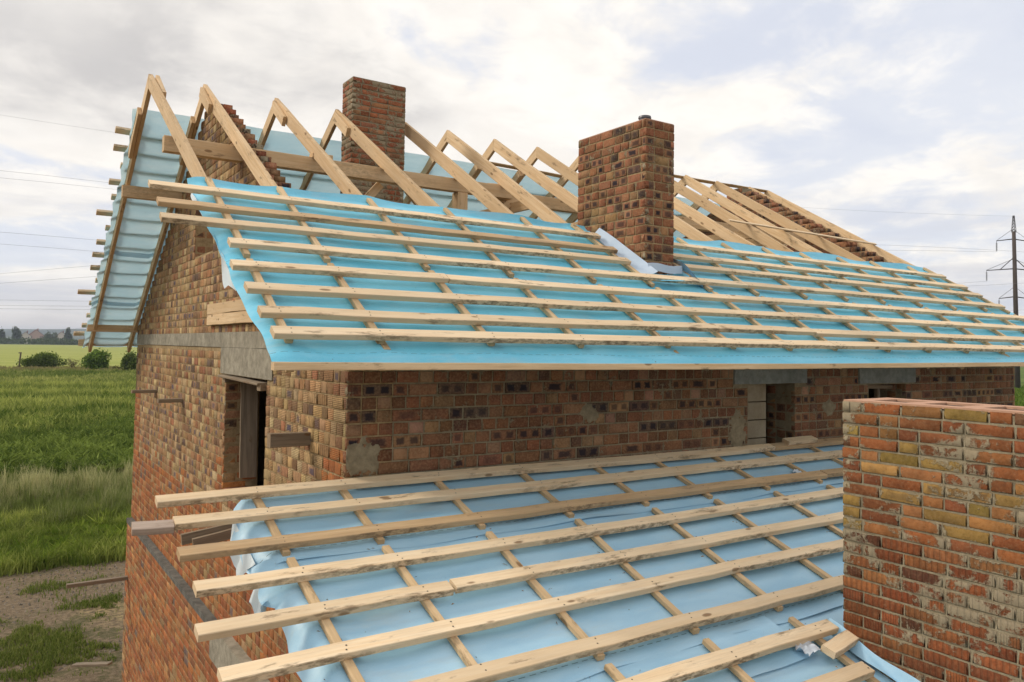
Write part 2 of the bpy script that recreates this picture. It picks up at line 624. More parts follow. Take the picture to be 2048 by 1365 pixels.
def solid_brick(mat):
    """a whole brick, all six faces, unit size"""
    if mat.name not in SOLID:
        L = []
        for i in range(4):
            v = np.array([(x, y, z) for z in (-.5, .5) for y in (-.5, .5) for x in (-.5, .5)]) + RNG.uniform(-.03, .03, (8, 3))
            q = np.array([(0, 2, 3, 1), (4, 5, 7, 6), (0, 1, 5, 4), (1, 3, 7, 5), (3, 2, 6, 7), (2, 0, 4, 6)])
            uv = np.tile(np.array([(.08, .08), (.92, .08), (.92, .92), (.08, .92)]), (6, 1))
            me = np_mesh('brick', v, q, uv=uv)
            me.materials.append(mat)
            L.append(me)
        SOLID[mat.name] = L
    return random.choice(SOLID[mat.name])


def frame(origin, facing):
    """matrix of a wall face; facing 'W','E','S','N'; u runs along the wall"""
    ux = {'S': (1, 0, 0), 'W': (0, -1, 0), 'N': (-1, 0, 0), 'E': (0, 1, 0)}[facing]
    inw = {'S': (0, 1, 0), 'W': (1, 0, 0), 'N': (0, -1, 0), 'E': (-1, 0, 0)}[facing]
    u, i = Vector(ux), Vector(inw)
    return Matrix(((u.x, i.x, 0, origin[0]), (u.y, i.y, 0, origin[1]), (u.z, i.z, 1, origin[2]), (0, 0, 0, 1)))


def lay(z0, z1, course, spans, pattern, seed=1, joint=0.013):
    """rows of bricks; spans(zc) gives [(u0,u1)]; pattern(row, rnd) gives the next brick length generator"""
    rnd = random.Random(seed)
    rows = []
    n = int(round((z1 - z0) / course))
    for r in range(n):
        za = z0 + r * course
        for (u0, u1) in spans(za + course / 2, r):
            u = u0
            gen = pattern(r, rnd)
            first = True
            while u < u1 - 0.02:
                L = next(gen)
                if first and r % 2:
                    L = L * 0.55 if L > 0.2 else L
                first = False
                e = min(u + L, u1)
                if u1 - e < 0.045:
                    e = u1
                rows.append((u, e - joint, za + joint * 0.5, za + course - joint * 0.5, r))
                u = e
    return rows


def headers(r, rnd):
    while True:
        yield 0.131 + rnd.uniform(-.006, .006)


def stretchers(r, rnd):
    while True:
        yield 0.262 + rnd.uniform(-.008, .008)


def alternating(r, rnd):
    if r % 2 == 0:
        while True:
            yield (0.131 if rnd.random() < .9 else .2) + rnd.uniform(-.012, .012)
    while True:
        yield (0.262 if rnd.random() < .6 else 0.131) + rnd.uniform(-.016, .012)


def mixed_s(r, rnd):
    while True:
        yield (0.262 if rnd.random() < .72 else 0.131) + rnd.uniform(-.008, .008)


def mixed_h(r, rnd):
    while True:
        yield (0.131 if rnd.random() < .78 else 0.215) + rnd.uniform(-.012, .008)


def joined_bricks(name, items, mat, parent, kind='stuff'):
    """items: (matrix, u0, u1, z0, z1, rgba, rep)"""
    N = len(items)
    V = np.zeros((N, 12, 3))
    UV = np.zeros((N, 9, 4, 2))
    COL = np.zeros((N, 9, 4))
    for i, (M, u0, u1, z0, z1, c, rep) in enumerate(items):
        v = brick_template(0.014, RNG)
        UV[i] = np.stack([(v[:, 0] + .5) * rep, v[:, 2] + .5], 1)[BQ]
        w, h = u1 - u0, z1 - z0
        v = v * (w, 1, h) + ((u0 + u1) / 2, RNG.uniform(-.002, .002), (z0 + z1) / 2)
        m = np.array(M)
        V[i] = v @ m[:3, :3].T + m[:3, 3]
        COL[i] = c
    Q = (BQ[None] + (np.arange(N) * 12)[:, None, None]).reshape(-1, 4)
    me = np_mesh(name, V.reshape(-1, 3), Q, face_col=COL.reshape(-1, 4), uv=UV.reshape(-1, 2))
    o = link(name, me, parent, mat)
    if kind:
        o['kind'] = kind
    return o


def single_bricks(items, mat, parent):
    for (M, u0, u1, z0, z1, c, rep) in items:
        me = unit_brick(mat, rep)
        T = Matrix.Translation(((u0 + u1) / 2, random.uniform(-.005, .0015), (z0 + z1) / 2)) @ \
            Matrix.Rotation(random.uniform(-.008, .008), 4, 'Y') @ \
            Matrix.Diagonal((u1 - u0, 1, z1 - z0, 1))
        o = link('brick', me, parent, None, M @ T)
        o.color = c


def jitter(c, a=0.22, b=0.07):
    k = 1 + random.uniform(-a, a)
    return tuple(max(0.01, x * k * (1 + random.uniform(-b, b))) for x in c)


def pick(palette):
    r = random.random() * sum(p[0] for p in palette)
    for w, c, burn in palette:
        r -= w
        if r <= 0:
            return (*jitter(c), burn * random.uniform(.6, 1))
    return (*jitter(palette[0][1]), 0)


TAN = [(28, (.58, .37, .18), 0), (20, (.49, .27, .13), 0), (17, (.66, .475, .25), 0), (13, (.34, .19, .105), 0),
       (15, (.47, .31, .17), .95), (6, (.50, .215, .105), 0), (4, (.22, .135, .09), .3)]
ORANGE = [(40, (0.536, 0.188, 0.063), 0), (24, (0.445, 0.142, 0.055), 0), (14, (0.570, 0.268, 0.103), 0), (10, (0.353, 0.120, 0.057), 0),
          (6, (0.479, 0.296, 0.137), 0), (3, (0.296, 0.194, 0.137), .5)]
BROWN = [(24, (.33, .145, .075), 0), (18, (.26, .115, .065), 0), (12, (.38, .215, .11), 0), (18, (.34, .18, .09), 1),
         (6, (.44, .24, .15), 0), (8, (.18, .10, .065), .6)]
BROWN_ROW = [(28, (0.271, 0.115, 0.061), 0), (22, (0.205, 0.090, 0.049), 0), (14, (0.328, 0.189, 0.102), 0), (8, (0.385, 0.213, 0.139), 0), (6, (0.156, 0.082, 0.053), 0), (5, (0.262, 0.131, 0.066), .9)]
BURNT = [(15, (0.262, 0.123, 0.066), 1), (17, (0.254, 0.123, 0.066), 0), (9, (0.131, 0.082, 0.061), 1), (8, (0.328, 0.197, 0.098), .9), (10, (0.312, 0.164, 0.090), 0), (6, (0.221, 0.098, 0.057), .5)]
REDS = [(30, (0.352, 0.110, 0.053), 0), (20, (0.273, 0.088, 0.044), 0), (12, (0.387, 0.167, 0.088), 0), (8, (0.299, 0.150, 0.075), .2)]
CHIM2 = [(30, (0.342, 0.135, 0.068), 0), (18, (0.279, 0.104, 0.054), 0), (15, (0.369, 0.207, 0.099), 0), (24, (0.324, 0.153, 0.081), 1), (9, (0.153, 0.086, 0.059), .7)]
FORE_TOP = [(30, (.295, .098, .036), 0), (20, (.215, .073, .031), 0), (18, (.335, .205, .060), 0), (4, (.32, .195, .06), .5), (20, (.325, .145, .050), 0), (7, (.145, .068, .036), 0)]
FORE_LOW = [(30, (.265, .080, .030), 0), (26, (.20, .060, .025), 0), (12, (.30, .115, .042), 0), (8, (.135, .050, .026), .2)]

GABLE_S = brick_material('ribbed_tan_brick', 'mesh', 0.95, 0.70, 8.5, fine=1.3, burnt=(.10, .085, .125), mortar=((.27, .19, .10), (.44, .32, .175)))
GABLE_O = brick_material('ribbed_tan_brick_single', 'object', 0.95, 0.70, 8.5, fine=1.3, burnt=(.10, .085, .125), mortar=((.27, .19, .10), (.44, .32, .175)))
FRONT_S = brick_material('brown_brick', 'mesh', 0.0, 0.66, 5.5)
FRONT_O = brick_material('brown_brick_single', 'object', 0.0, 0.66, 5.5)
CHIM_O = brick_material('red_chimney_brick', 'object', 0.0, 1.0, 3.2)
CHIM_S = brick_material('red_chimney_brick_mass', 'mesh', 0.0, 1.0, 3.2)
CHIM2_O = brick_material('spotted_chimney_brick', 'object', 0.18, 0.7, 5.5)
CHIM2_S = brick_material('spotted_chimney_brick_mass', 'mesh', 0.18, 0.7, 5.5)
FORE_O = brick_material('smooth_chimney_brick', 'object', 0.0, 0.98, 2.6, mott=0.25)
FORE_S = brick_material('smooth_chimney_brick_mass', 'mesh', 0.0, 0.98, 2.6, mott=0.25)
FORER_O = brick_material('ribbed_red_brick', 'object', 0.6, 1.06, 2.8, vertical=True, mott=0.25)

# ------------------------------------------------------------------ measures of the house
T30 = math.tan(math.radians(30))
YR, ZR = 4.8, 3.275                    # ridge
YB = 9.85                              # rear wall
XE = 10.49                             # far gable
NF = Vector((0, -.5, math.cos(math.radians(30))))
NB = Vector((0, .5, math.cos(math.radians(30))))
C30 = math.cos(math.radians(30))
S18, C18 = math.sin(math.radians(18)), math.cos(math.radians(18))
NA = Vector((0, -S18, C18))


def front(x, s, h=0.0):
    """point on the front slope, s metres down from the ridge, h above the rafters"""
    return Vector((x, YR - s * C30, ZR - s * .5)) + NF * h


def rear(x, s, h=0.0):
    return Vector((x, YR + s * C30, ZR - s * .5)) + NB * h


def low(x, s, h=0.0):
    """point on the lower roof, s metres down from the wall"""
    return Vector((x, -s * C18, -1.0775 - s * S18)) + NA * h


def rake(y):
    return ZR - abs(y - YR) * T30


# ================================================================== GROUND
def ground_material():
    m, t = material('meadow')
    pos = t.n('ShaderNodeNewGeometry').outputs['Position']
    s = t.sep(pos)
    x, y = s[0], s[1]
    wob = t.math('MULTIPLY', t.math('SUBTRACT', t.noise(pos, 0.22, 4, 0.6), 0.5), 5.0)
    wob2 = t.math('MULTIPLY', t.math('SUBTRACT', t.noise(pos, 0.9, 4, 0.6), 0.5), 2.2)
    yy = t.math('ADD', y, t.math('ADD', wob2, t.math('MULTIPLY', x, -0.10)))
    n1 = t.noise(pos, 1.3, 5, 0.65)
    n2 = t.noise(pos, 9.0, 5, 0.7)
    n3 = t.noise(pos, 45.0, 3, 0.6)
    nl = t.noise(t.mapping(pos, (0.02, 0.09, 1)), 1.0, 5, 0.6)
    grass = t.mix(t.ramp(n1, 0.3, 0.7), (0.035, 0.055, 0.010), (0.075, 0.105, 0.022))
    grass = t.mix(t.math('MULTIPLY', t.ramp(n2, 0.4, 0.7), 0.5), grass, (0.035, 0.055, 0.010))
    dirt = t.mix(t.ramp(n2, 0.3, 0.7), (0.115, 0.082, 0.05), (0.26, 0.195, 0.125))
    dirt = t.mix(t.math('MULTIPLY', t.ramp(n3, 0.5, 0.72), 0.6), dirt, (0.30, 0.26, 0.21))
    dirt = t.mix(t.math('MULTIPLY', t.ramp(n3, 0.48, 0.3), 0.6), dirt, (0.05, 0.042, 0.033))
    straw = (0.34, 0.255, 0.13)
    # dirt track beside the house and trodden yard
    trk = t.math('MULTIPLY', t.ramp(yy, 14.7, 15.5), t.ramp(yy, 18.6, 17.9))
    mid = t.math('MULTIPLY', t.ramp(yy, 16.5, 16.9), t.ramp(yy, 17.8, 17.4))
    trk = t.math('SUBTRACT', trk, t.math('MULTIPLY', mid, t.ramp(n1, 0.42, 0.6)), None, True)
    yard = t.math('MULTIPLY', t.ramp(yy, 15.4, 14.6), t.ramp(t.math('ADD', n1, t.math('MULTIPLY', n2, 0.5)), 0.68, 0.82))
    dmask = t.math('MAXIMUM', trk, yard)
    yardz = t.ramp(yy, 19.2, 18.6)
    soil = t.mix(t.ramp(n1, 0.4, 0.62), t.mix(0.45, dirt, grass), dirt)
    near = t.mix(t.math('MAXIMUM', dmask, yardz), grass, t.mix(dmask, soil, dirt))
    sx = t.math('SUBTRACT', x, 0.25)
    sy = t.math('SUBTRACT', y, 14.2)
    sd = t.math('SQRT', t.math('ADD', t.math('MULTIPLY', sx, sx), t.math('MULTIPLY', t.math('MULTIPLY', sy, sy), 0.5)))
    smask = t.math('MULTIPLY', t.ramp(t.math('ADD', sd, wob2), 1.0, 0.1), t.ramp(n2, 0.42, 0.6))
    near = t.mix(smask, near, straw)
    # meadow, then a crop field
    mead = t.mix(t.ramp(nl, 0.35, 0.65), (0.055, 0.10, 0.016), (0.13, 0.165, 0.035))
    c = t.mix(t.ramp(yy, 34.0, 60.0), near, mead)
    edge = t.math('MULTIPLY', t.ramp(y, 160, 176), t.ramp(y, 190, 184))
    c = t.mix(t.math('MULTIPLY', edge, 0.8), c, (0.20, 0.155, 0.085))
    crop = t.mix(t.ramp(t.noise(t.mapping(pos, (0.012, 0.05, 1)), 1.0, 4, 0.6), 0.35, 0.65), (0.235, 0.265, 0.055), (0.30, 0.315, 0.085))
    c = t.mix(t.ramp(y, 186, 188), c, crop)
    c = t.mix(t.ramp(y, 1050, 1060), c, (0.05, 0.07, 0.03))
    t.bsdf(c, 0.95, 0.1, t.bump(t.math('ADD', n2, n3), 0.7, 0.05))
    return m


def build_ground():
    rings = [0, 4, 8, 11, 13, 15, 17, 19, 21, 24, 28, 33, 40, 50, 65, 85, 110, 150, 200, 300, 500, 900, 1500, 3000, 6000, 12000]
    seg = 96
    V, Q = [(2.0, 0.0, -6.0)], []
    for r in rings[1:]:
        for k in range(seg):
            a = 2 * math.pi * k / seg
            x, y = 2 + r * math.cos(a), r * math.sin(a)
            dz = 0
            V.append((x, y, -6.0 + dz))
    F = [(0, 1 + k, 1 + (k + 1) % seg) for k in range(seg)]
    for i in range(len(rings) - 2):
        b0, b1 = 1 + i * seg, 1 + (i + 1) * seg
        for k in range(seg):
            k2 = (k + 1) % seg
            F.append((b0 + k, b1 + k, b1 + k2, b0 + k2))
    o = link('ground', mesh_from('ground', V, F, True), None, ground_material())
    structure(o)


build_ground()


def blade_material(name):
    m, t = material(name)
    at = t.n('ShaderNodeAttribute', attribute_name='tint').outputs['Color']
    d = t.n('ShaderNodeBsdfDiffuse')
    t.put(d.inputs['Color'], at)
    tr = t.n('ShaderNodeBsdfTranslucent')
    t.put(tr.inputs['Color'], t.mix(0.5, at, (0.22, 0.30, 0.04)))
    mx = t.n('ShaderNodeMixShader')
    mx.inputs[0].default_value = 0.3
    t.t.links.new(d.outputs[0], mx.inputs[1])
    t.t.links.new(tr.outputs[0], mx.inputs[2])
    t.out(mx.outputs[0])
    return m


BLADE = blade_material('grass_blades')


def vnoise(x, y, f, seed=0):
    """cheap smooth noise for scattering"""
    r = np.random.default_rng(seed)
    out = np.zeros_like(x)
    for k in range(6):
        a, ph, ff = r.uniform(0, 6.28), r.uniform(0, 6.28), f * r.uniform(.6, 1.7)
        out += np.sin((x * math.cos(a) + y * math.sin(a)) * ff + ph)
    return out / 6


def scatter(n, y0, y1, a0=-0.38, a1=0.16):
    """ground points in the open land left of the house: angle measured from the y axis at the camera"""
    y = np.sqrt(RNG.uniform((y0 + 5.6) ** 2, (y1 + 5.6) ** 2, n)) - 5.6
    x = -2.28 + (y + 5.62) * RNG.uniform(a0, a1, n)
    keep = ~((x > -0.35) & (x < 11.2) & (y < 10.6))
    return x[keep], y[keep]


def blades(x, y, h, w, col, lean=0.35, z=-6.0):
    """two-segment grass blades"""
    n = len(x)
    a = RNG.uniform(0, 6.283, n)
    la = RNG.uniform(0, 6.283, n)
    l = RNG.uniform(0.05, lean, n) * h
    dx, dy = np.cos(a) * w / 2, np.sin(a) * w / 2
    lx, ly = np.cos(la) * l, np.sin(la) * l
    zb = np.full(n, z) if np.isscalar(z) else z
    V = np.zeros((n, 5, 3))
    V[:, 0] = np.stack([x - dx, y - dy, zb - .05], 1)
    V[:, 1] = np.stack([x + dx, y + dy, zb - .05], 1)
    V[:, 2] = np.stack([x + dx * .8 + lx * .35, y + dy * .8 + ly * .35, zb + h * .6], 1)
    V[:, 3] = np.stack([x - dx * .8 + lx * .35, y - dy * .8 + ly * .35, zb + h * .6], 1)
    V[:, 4] = np.stack([x + lx, y + ly, zb + h], 1)
    i = np.arange(n) * 5
    Q = np.stack([i, i + 1, i + 2, i + 3], 1)
    T = np.stack([i + 3, i + 2, i + 4], 1)
    return V.reshape(-1, 3), Q, T, col


def blade_object(name, parts, label, cat):
    Vs, Qs, Ts, Cq = [], [], [], []
    off = 0
    for V, Q, T, col in parts:
        Vs.append(V)
        Qs.append(Q + off)
        Ts.append(T + off)
        Cq.append(np.concatenate([col, np.ones((len(col), 1))], 1))
        off += len(V)
    c = np.concatenate(Cq)
    me = np_mesh(name, np.concatenate(Vs), np.concatenate(Qs), np.concatenate(Ts), face_col=np.concatenate([c, c]))
    o = link(name, me, None, BLADE)
    tag(o, label, cat, kind='stuff')
    return o


def leaf_cloud(pts, size, cols, flat=0.0):
    n = len(pts)
    a = RNG.normal(size=(n, 3))
    a /= np.linalg.norm(a, axis=1)[:, None]
    b = np.cross(a, RNG.normal(size=(n, 3)))
    b /= np.linalg.norm(b, axis=1)[:, None]
    s = size * RNG.uniform(.6, 1.3, n)[:, None]
    V = np.stack([pts - a * s, pts + b * s * .55, pts + a * s, pts - b * s * .55], 1)
    i = np.arange(n) * 4
    Q = np.stack([i, i + 1, i + 2, i + 3], 1)
    return V.reshape(-1, 3), Q, np.concatenate([cols, np.ones((n, 1))], 1)


def lerp_col(a, b, k):
    a, b = np.array(a), np.array(b)
    return a[None] * (1 - k[:, None]) + b[None] * k[:, None]


def clumps(n, per, y0, y1, rad, hgt, w, ca, cb, seed, lean, pale=False, band=0, brown=False):
    """tufts: blades spread from a common foot and share a tone"""
    cx, cy = scatter(n, y0, y1)
    m = len(cx)
    k = .6 * vnoise(cx, cy, 12.0 / (y1 - y0 + 8), seed) + .6 * vnoise(cx, cy, 40.0 / (y1 - y0 + 8), seed + 1)
    if band:
        k = k + .55 * np.sin(cy * band + .9 * np.sin(cx * .21 + cy * .05))
    tone = np.clip(.42 + .55 * k + RNG.uniform(-.32, .32, m), 0, 1)
    if pale:
        tone = np.clip(.10 + (cy - 25.5) / 14 + .75 * k + RNG.uniform(-.3, .3, m), 0, 1)
    r = RNG.uniform(*rad, m)
    h = hgt[0] + (hgt[1] - hgt[0]) * np.clip(RNG.uniform(0, 1, m) * .7 + .3 + .35 * k, .05, 1.2)
    i = np.repeat(np.arange(m), per)
    a = RNG.uniform(0, 6.283, m * per)
    rr = r[i] * np.sqrt(RNG.uniform(0, 1, m * per))
    x, y = cx[i] + np.cos(a) * rr, cy[i] + np.sin(a) * rr
    t = np.clip(tone[i] + RNG.uniform(-.2, .2, len(i)), 0, 1)
    c = lerp_col(ca, cb, t ** 1.35)
    if brown:
        br = np.clip((y - 158) / 18 + .3 * k[i], 0, 1)[:, None] * .75
        c = c * (1 - br) + np.array((.30, .225, .13))[None] * br
    keep = ~((x > -.35) & (x < 11.2) & (y < 10.6))
    if pale:
        h = h * np.clip(.55 + .9 * k + RNG.uniform(-.2, .3, m), .22, 1.15)
    hh = h[i] * RNG.uniform(.45, 1.1, len(i)) * (1 - .5 * (rr / r[i]) ** 2)
    return blades(x[keep], y[keep], hh[keep], w * RNG.uniform(.6, 1.4, keep.sum()), c[keep], lean)


def build_grass():
    # yard grass between the trodden patches
    x, y = scatter(150000, 8, 19.5, -0.30, 0.14)
    k = .9 * vnoise(x, y * 1.5, 1.4, 3) + .5 * vnoise(x, y, 4.0, 4) + .35 * vnoise(x, y, 11.0, 2)
    tr = (y - .1 * x > 15.1) & (y - .1 * x < 18.4) & ~((y - .1 * x > 16.4) & (y - .1 * x < 17.0))
    p = np.clip((k + .04) * 3.2, .02, 1) * np.where(tr, .12, 1.0) * np.where(y < 15, 1.0, .5)
    keep = RNG.uniform(0, 1, len(x)) < p
    x, y, k = x[keep], y[keep], k[keep]
    hh = RNG.uniform(.02, .09, len(x)) * (1 + np.clip(k, 0, 1))
    yard = blades(x, y, hh, np.full(len(x), .021),
                  lerp_col((.07, .105, .025), (.27, .28, .09), np.clip(RNG.uniform(0, 1, len(x)) ** 1.4 + .3 * vnoise(x, y, 2.5, 33), 0, 1)), .9)
    blade_object('yard_grass', [yard], 'short patchy grass in the trodden yard beside the brick house', 'grass')
    # lush verge behind the track
    verge = clumps(2600, 34, 18.4, 25, (.14, .34), (.22, .62), .030, (.085, .13, .025), (.46, .48, .13), 5, .85)
    herbs = clumps(700, 40, 18.6, 24, (.10, .22), (.25, .55), .055, (.10, .17, .02), (.40, .45, .09), 55, 1.0)
    # tall pale seed grass
    tall = clumps(3400, 26, 22.8, 34.8, (.10, .30), (.55, 1.25), .024, (.12, .15, .045), (.60, .54, .30), 8, .40, pale=True)
    blade_object('tall_grass', [verge, herbs, tall], 'tall pale seeding grass and green verge behind the dirt track', 'grass')
    # leafy dark weeds
    weeds = clumps(3400, 34, 33.5, 52, (.25, .75), (.15, .85), .13, (.028, .058, .014), (.27, .34, .08), 11, 1.3)
    cx, cy = scatter(420, 34, 60, -.30, .15)
    L, Kc = [], []
    for a, b in zip(cx, cy):
        m = 110
        rr, hh = RNG.uniform(.35, 1.1), RNG.uniform(.35, 1.0)
        d = RNG.normal(size=(m, 3))
        d /= np.linalg.norm(d, axis=1)[:, None]
        d[:, 2] = np.abs(d[:, 2])
        q = d * (RNG.uniform(.5, 1.05, (m, 1))) * np.array((rr, rr, hh))
        L.append(q + np.array((a, b, -6.0)))
        base = RNG.uniform(0, 1) ** 1.6
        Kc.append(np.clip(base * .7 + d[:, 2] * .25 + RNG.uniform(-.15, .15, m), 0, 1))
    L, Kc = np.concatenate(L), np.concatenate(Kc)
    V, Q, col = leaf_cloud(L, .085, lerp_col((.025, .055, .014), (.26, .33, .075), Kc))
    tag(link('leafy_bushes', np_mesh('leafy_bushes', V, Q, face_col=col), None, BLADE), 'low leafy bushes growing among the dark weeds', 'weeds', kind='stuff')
    blade_object('leafy_weeds', [weeds], 'dark green leafy weeds beyond the tall grass', 'weeds')
    # meadow with mounds
    near = clumps(5200, 24, 48, 112, (.35, 1.3), (.25, 1.15), .10, (.050, .095, .018), (.48, .50, .14), 15, .8, band=.36)
    far = clumps(4200, 20, 104, 187, (.6, 2.4), (.3, .95), .22, (.085, .13, .03), (.48, .47, .16), 17, .6, band=.16, brown=True)
    # the little that shows at the far right of the house
    n = 16000
    xx = RNG.uniform(60, 150, n)
    yy = -5.6 + (xx + 2.3) * RNG.uniform(.38, .52, n)
    c2 = lerp_col((.05, .11, .012), (.15, .21, .035), RNG.uniform(0, 1, n))
    rgt = blades(xx, yy, RNG.uniform(.3, .8, n), RNG.uniform(.1, .25, n), c2, .7)
    blade_object('meadow_grass', [near, far, rgt], 'green meadow grass in low mounds stretching to the crop field', 'grass')


build_grass()


# ------------------------------------------------------------------ shrubs and far trees
def crown_points(n, centre, rad, lobes, seed):
    r = np.random.default_rng(seed)
    L = []
    for k in range(lobes):
        d = r.normal(size=3)
        d /= np.linalg.norm(d)
        d[2] = d[2] * (1 if d[2] > 0 else .5)
        c = d * np.array(rad) * r.uniform(.35, .72)
        L.append((c, r.uniform(.28, .5)))
    pts, sh = [], []
    for c, q in L:
        m = n // lobes
        d = r.normal(size=(m, 3))
        d /= np.linalg.norm(d, axis=1)[:, None]
        rr = q * np.array(rad)[None] * (r.uniform(.35, 1.08, m) ** .6)[:, None]
        sp = (r.uniform(0, 1, m) < .12)[:, None] * r.uniform(0, .45, (m, 1)) * np.array(rad)[None] * .5
        pts.append(np.array(centre)[None] + c[None] + d * (rr + sp))
        sh.append(r.uniform(0, 1, m))
    return np.concatenate(pts), np.concatenate(sh)


BARK = plain('bark', (0.10, 0.075, 0.05), 0.9, 0.4, 4.0)


def shrub(name, label, cat, base, rad, height, n, ca, cb, leaf, seed, stems=5, lobes=14, group=None):
    t = thing(name, label, cat, base, group)
    pts, k = crown_points(n, (base[0], base[1], base[2] + height * .40), (rad[0], rad[1], height * .66), lobes, seed)
    pts[:, 2] = np.maximum(pts[:, 2], base[2] + .05)
    V, Q, col = leaf_cloud(pts, leaf, lerp_col(ca, cb, k ** 1.4))
    o = link('crown', np_mesh('crown', V, Q, face_col=col), t, BLADE)
    r = random.Random(seed)
    mb = MB()
    for i in range(stems):
        a = r.uniform(0, 6.28)
        e = Vector((math.cos(a) * rad[0] * r.uniform(.2, .6), math.sin(a) * rad[1] * r.uniform(.2, .6), height * r.uniform(.5, .9)))
        b = Vector(base)
        mb.tube([b + Vector((0, 0, -.1)), b + e * .5 + Vector((r.uniform(-.2, .2), 0, .1)), b + e],
                [.035 * height, .022 * height, .006 * height], 5)
    mb.build('trunk', BARK, t)
    return t


shrub('shrub', 'wide dark green dome-shaped shrub at the field edge', 'shrub', (7.9, 183.5, -6), (4.4, 3.0), 3.3, 9000,
      (.035, .065, .016), (.20, .26, .07), .20, 21, lobes=26)
shrub('young_tree', 'bright green young tree standing alone at the field edge', 'tree', (16.3, 170.2, -6), (2.7, 2.3), 4.3, 5500,
      (.045, .10, .018), (.22, .32, .06), .24, 22, lobes=20)
shrub('shrub', 'olive green shrub half hidden behind the left corner of the house', 'shrub', (22.0, 161, -6), (2.6, 2.2), 4.2, 5000,
      (.045, .075, .018), (.17, .21, .06), .22, 23, lobes=18)
shrub('shrub', 'small low brownish shrub between young tree and house corner', 'shrub', (19.3, 166, -6), (1.1, 1.0), 1.1, 900,
      (.08, .07, .03), (.16, .13, .05), .14, 24, lobes=8)


def bare_shrub():
    base = Vector((12.9, 176.6, -6))
    t = thing('bare_shrub', 'sparse twiggy brown shrub between the dome shrub and young tree', 'shrub', base)
    r = random.Random(5)
    mb = MB()
    tips = []
    for i in range(34):
        a = r.uniform(0, 6.28)
        l = r.uniform(.6, 1.9)
        e = base + Vector((math.cos(a) * l, math.sin(a) * l * .8, r.uniform(.9, 2.5)))
        m = base + (e - base) * .5 + Vector((0, 0, .25))
        mb.tube([base + Vector((r.uniform(-.15, .15), 0, -.1)), m, e], [.035, .025, .012], 4)
        tips += [list(m + (e - m) * r.random()) for _ in range(9)]
    mb.build('branches', BARK, t)
    p = np.array(tips) + RNG.normal(size=(len(tips), 3)) * .16
    V, Q, c = leaf_cloud(p, .11, lerp_col((.13, .10, .05), (.24, .20, .09), RNG.uniform(0, 1, len(p))))
    link('leaves', np_mesh('leaves', V, Q, face_col=c), t, BLADE)


bare_shrub()

# field marker post
mb = MB()
mb.tube([(3.8, 184, -6.2), (3.87, 184, -4.4), (4.0, 184, -2.75)], [.17, .16, .14], 8)
mb.tube([(3.6, 184, -2.78), (4.15, 184, -2.72)], [.12, .12], 6)
tag(mb.build('field_post', plain('old_post', (.13, .10, .07), .9, .3, 3.0)), 'lone dark wooden post at the edge of the crop field', 'post')


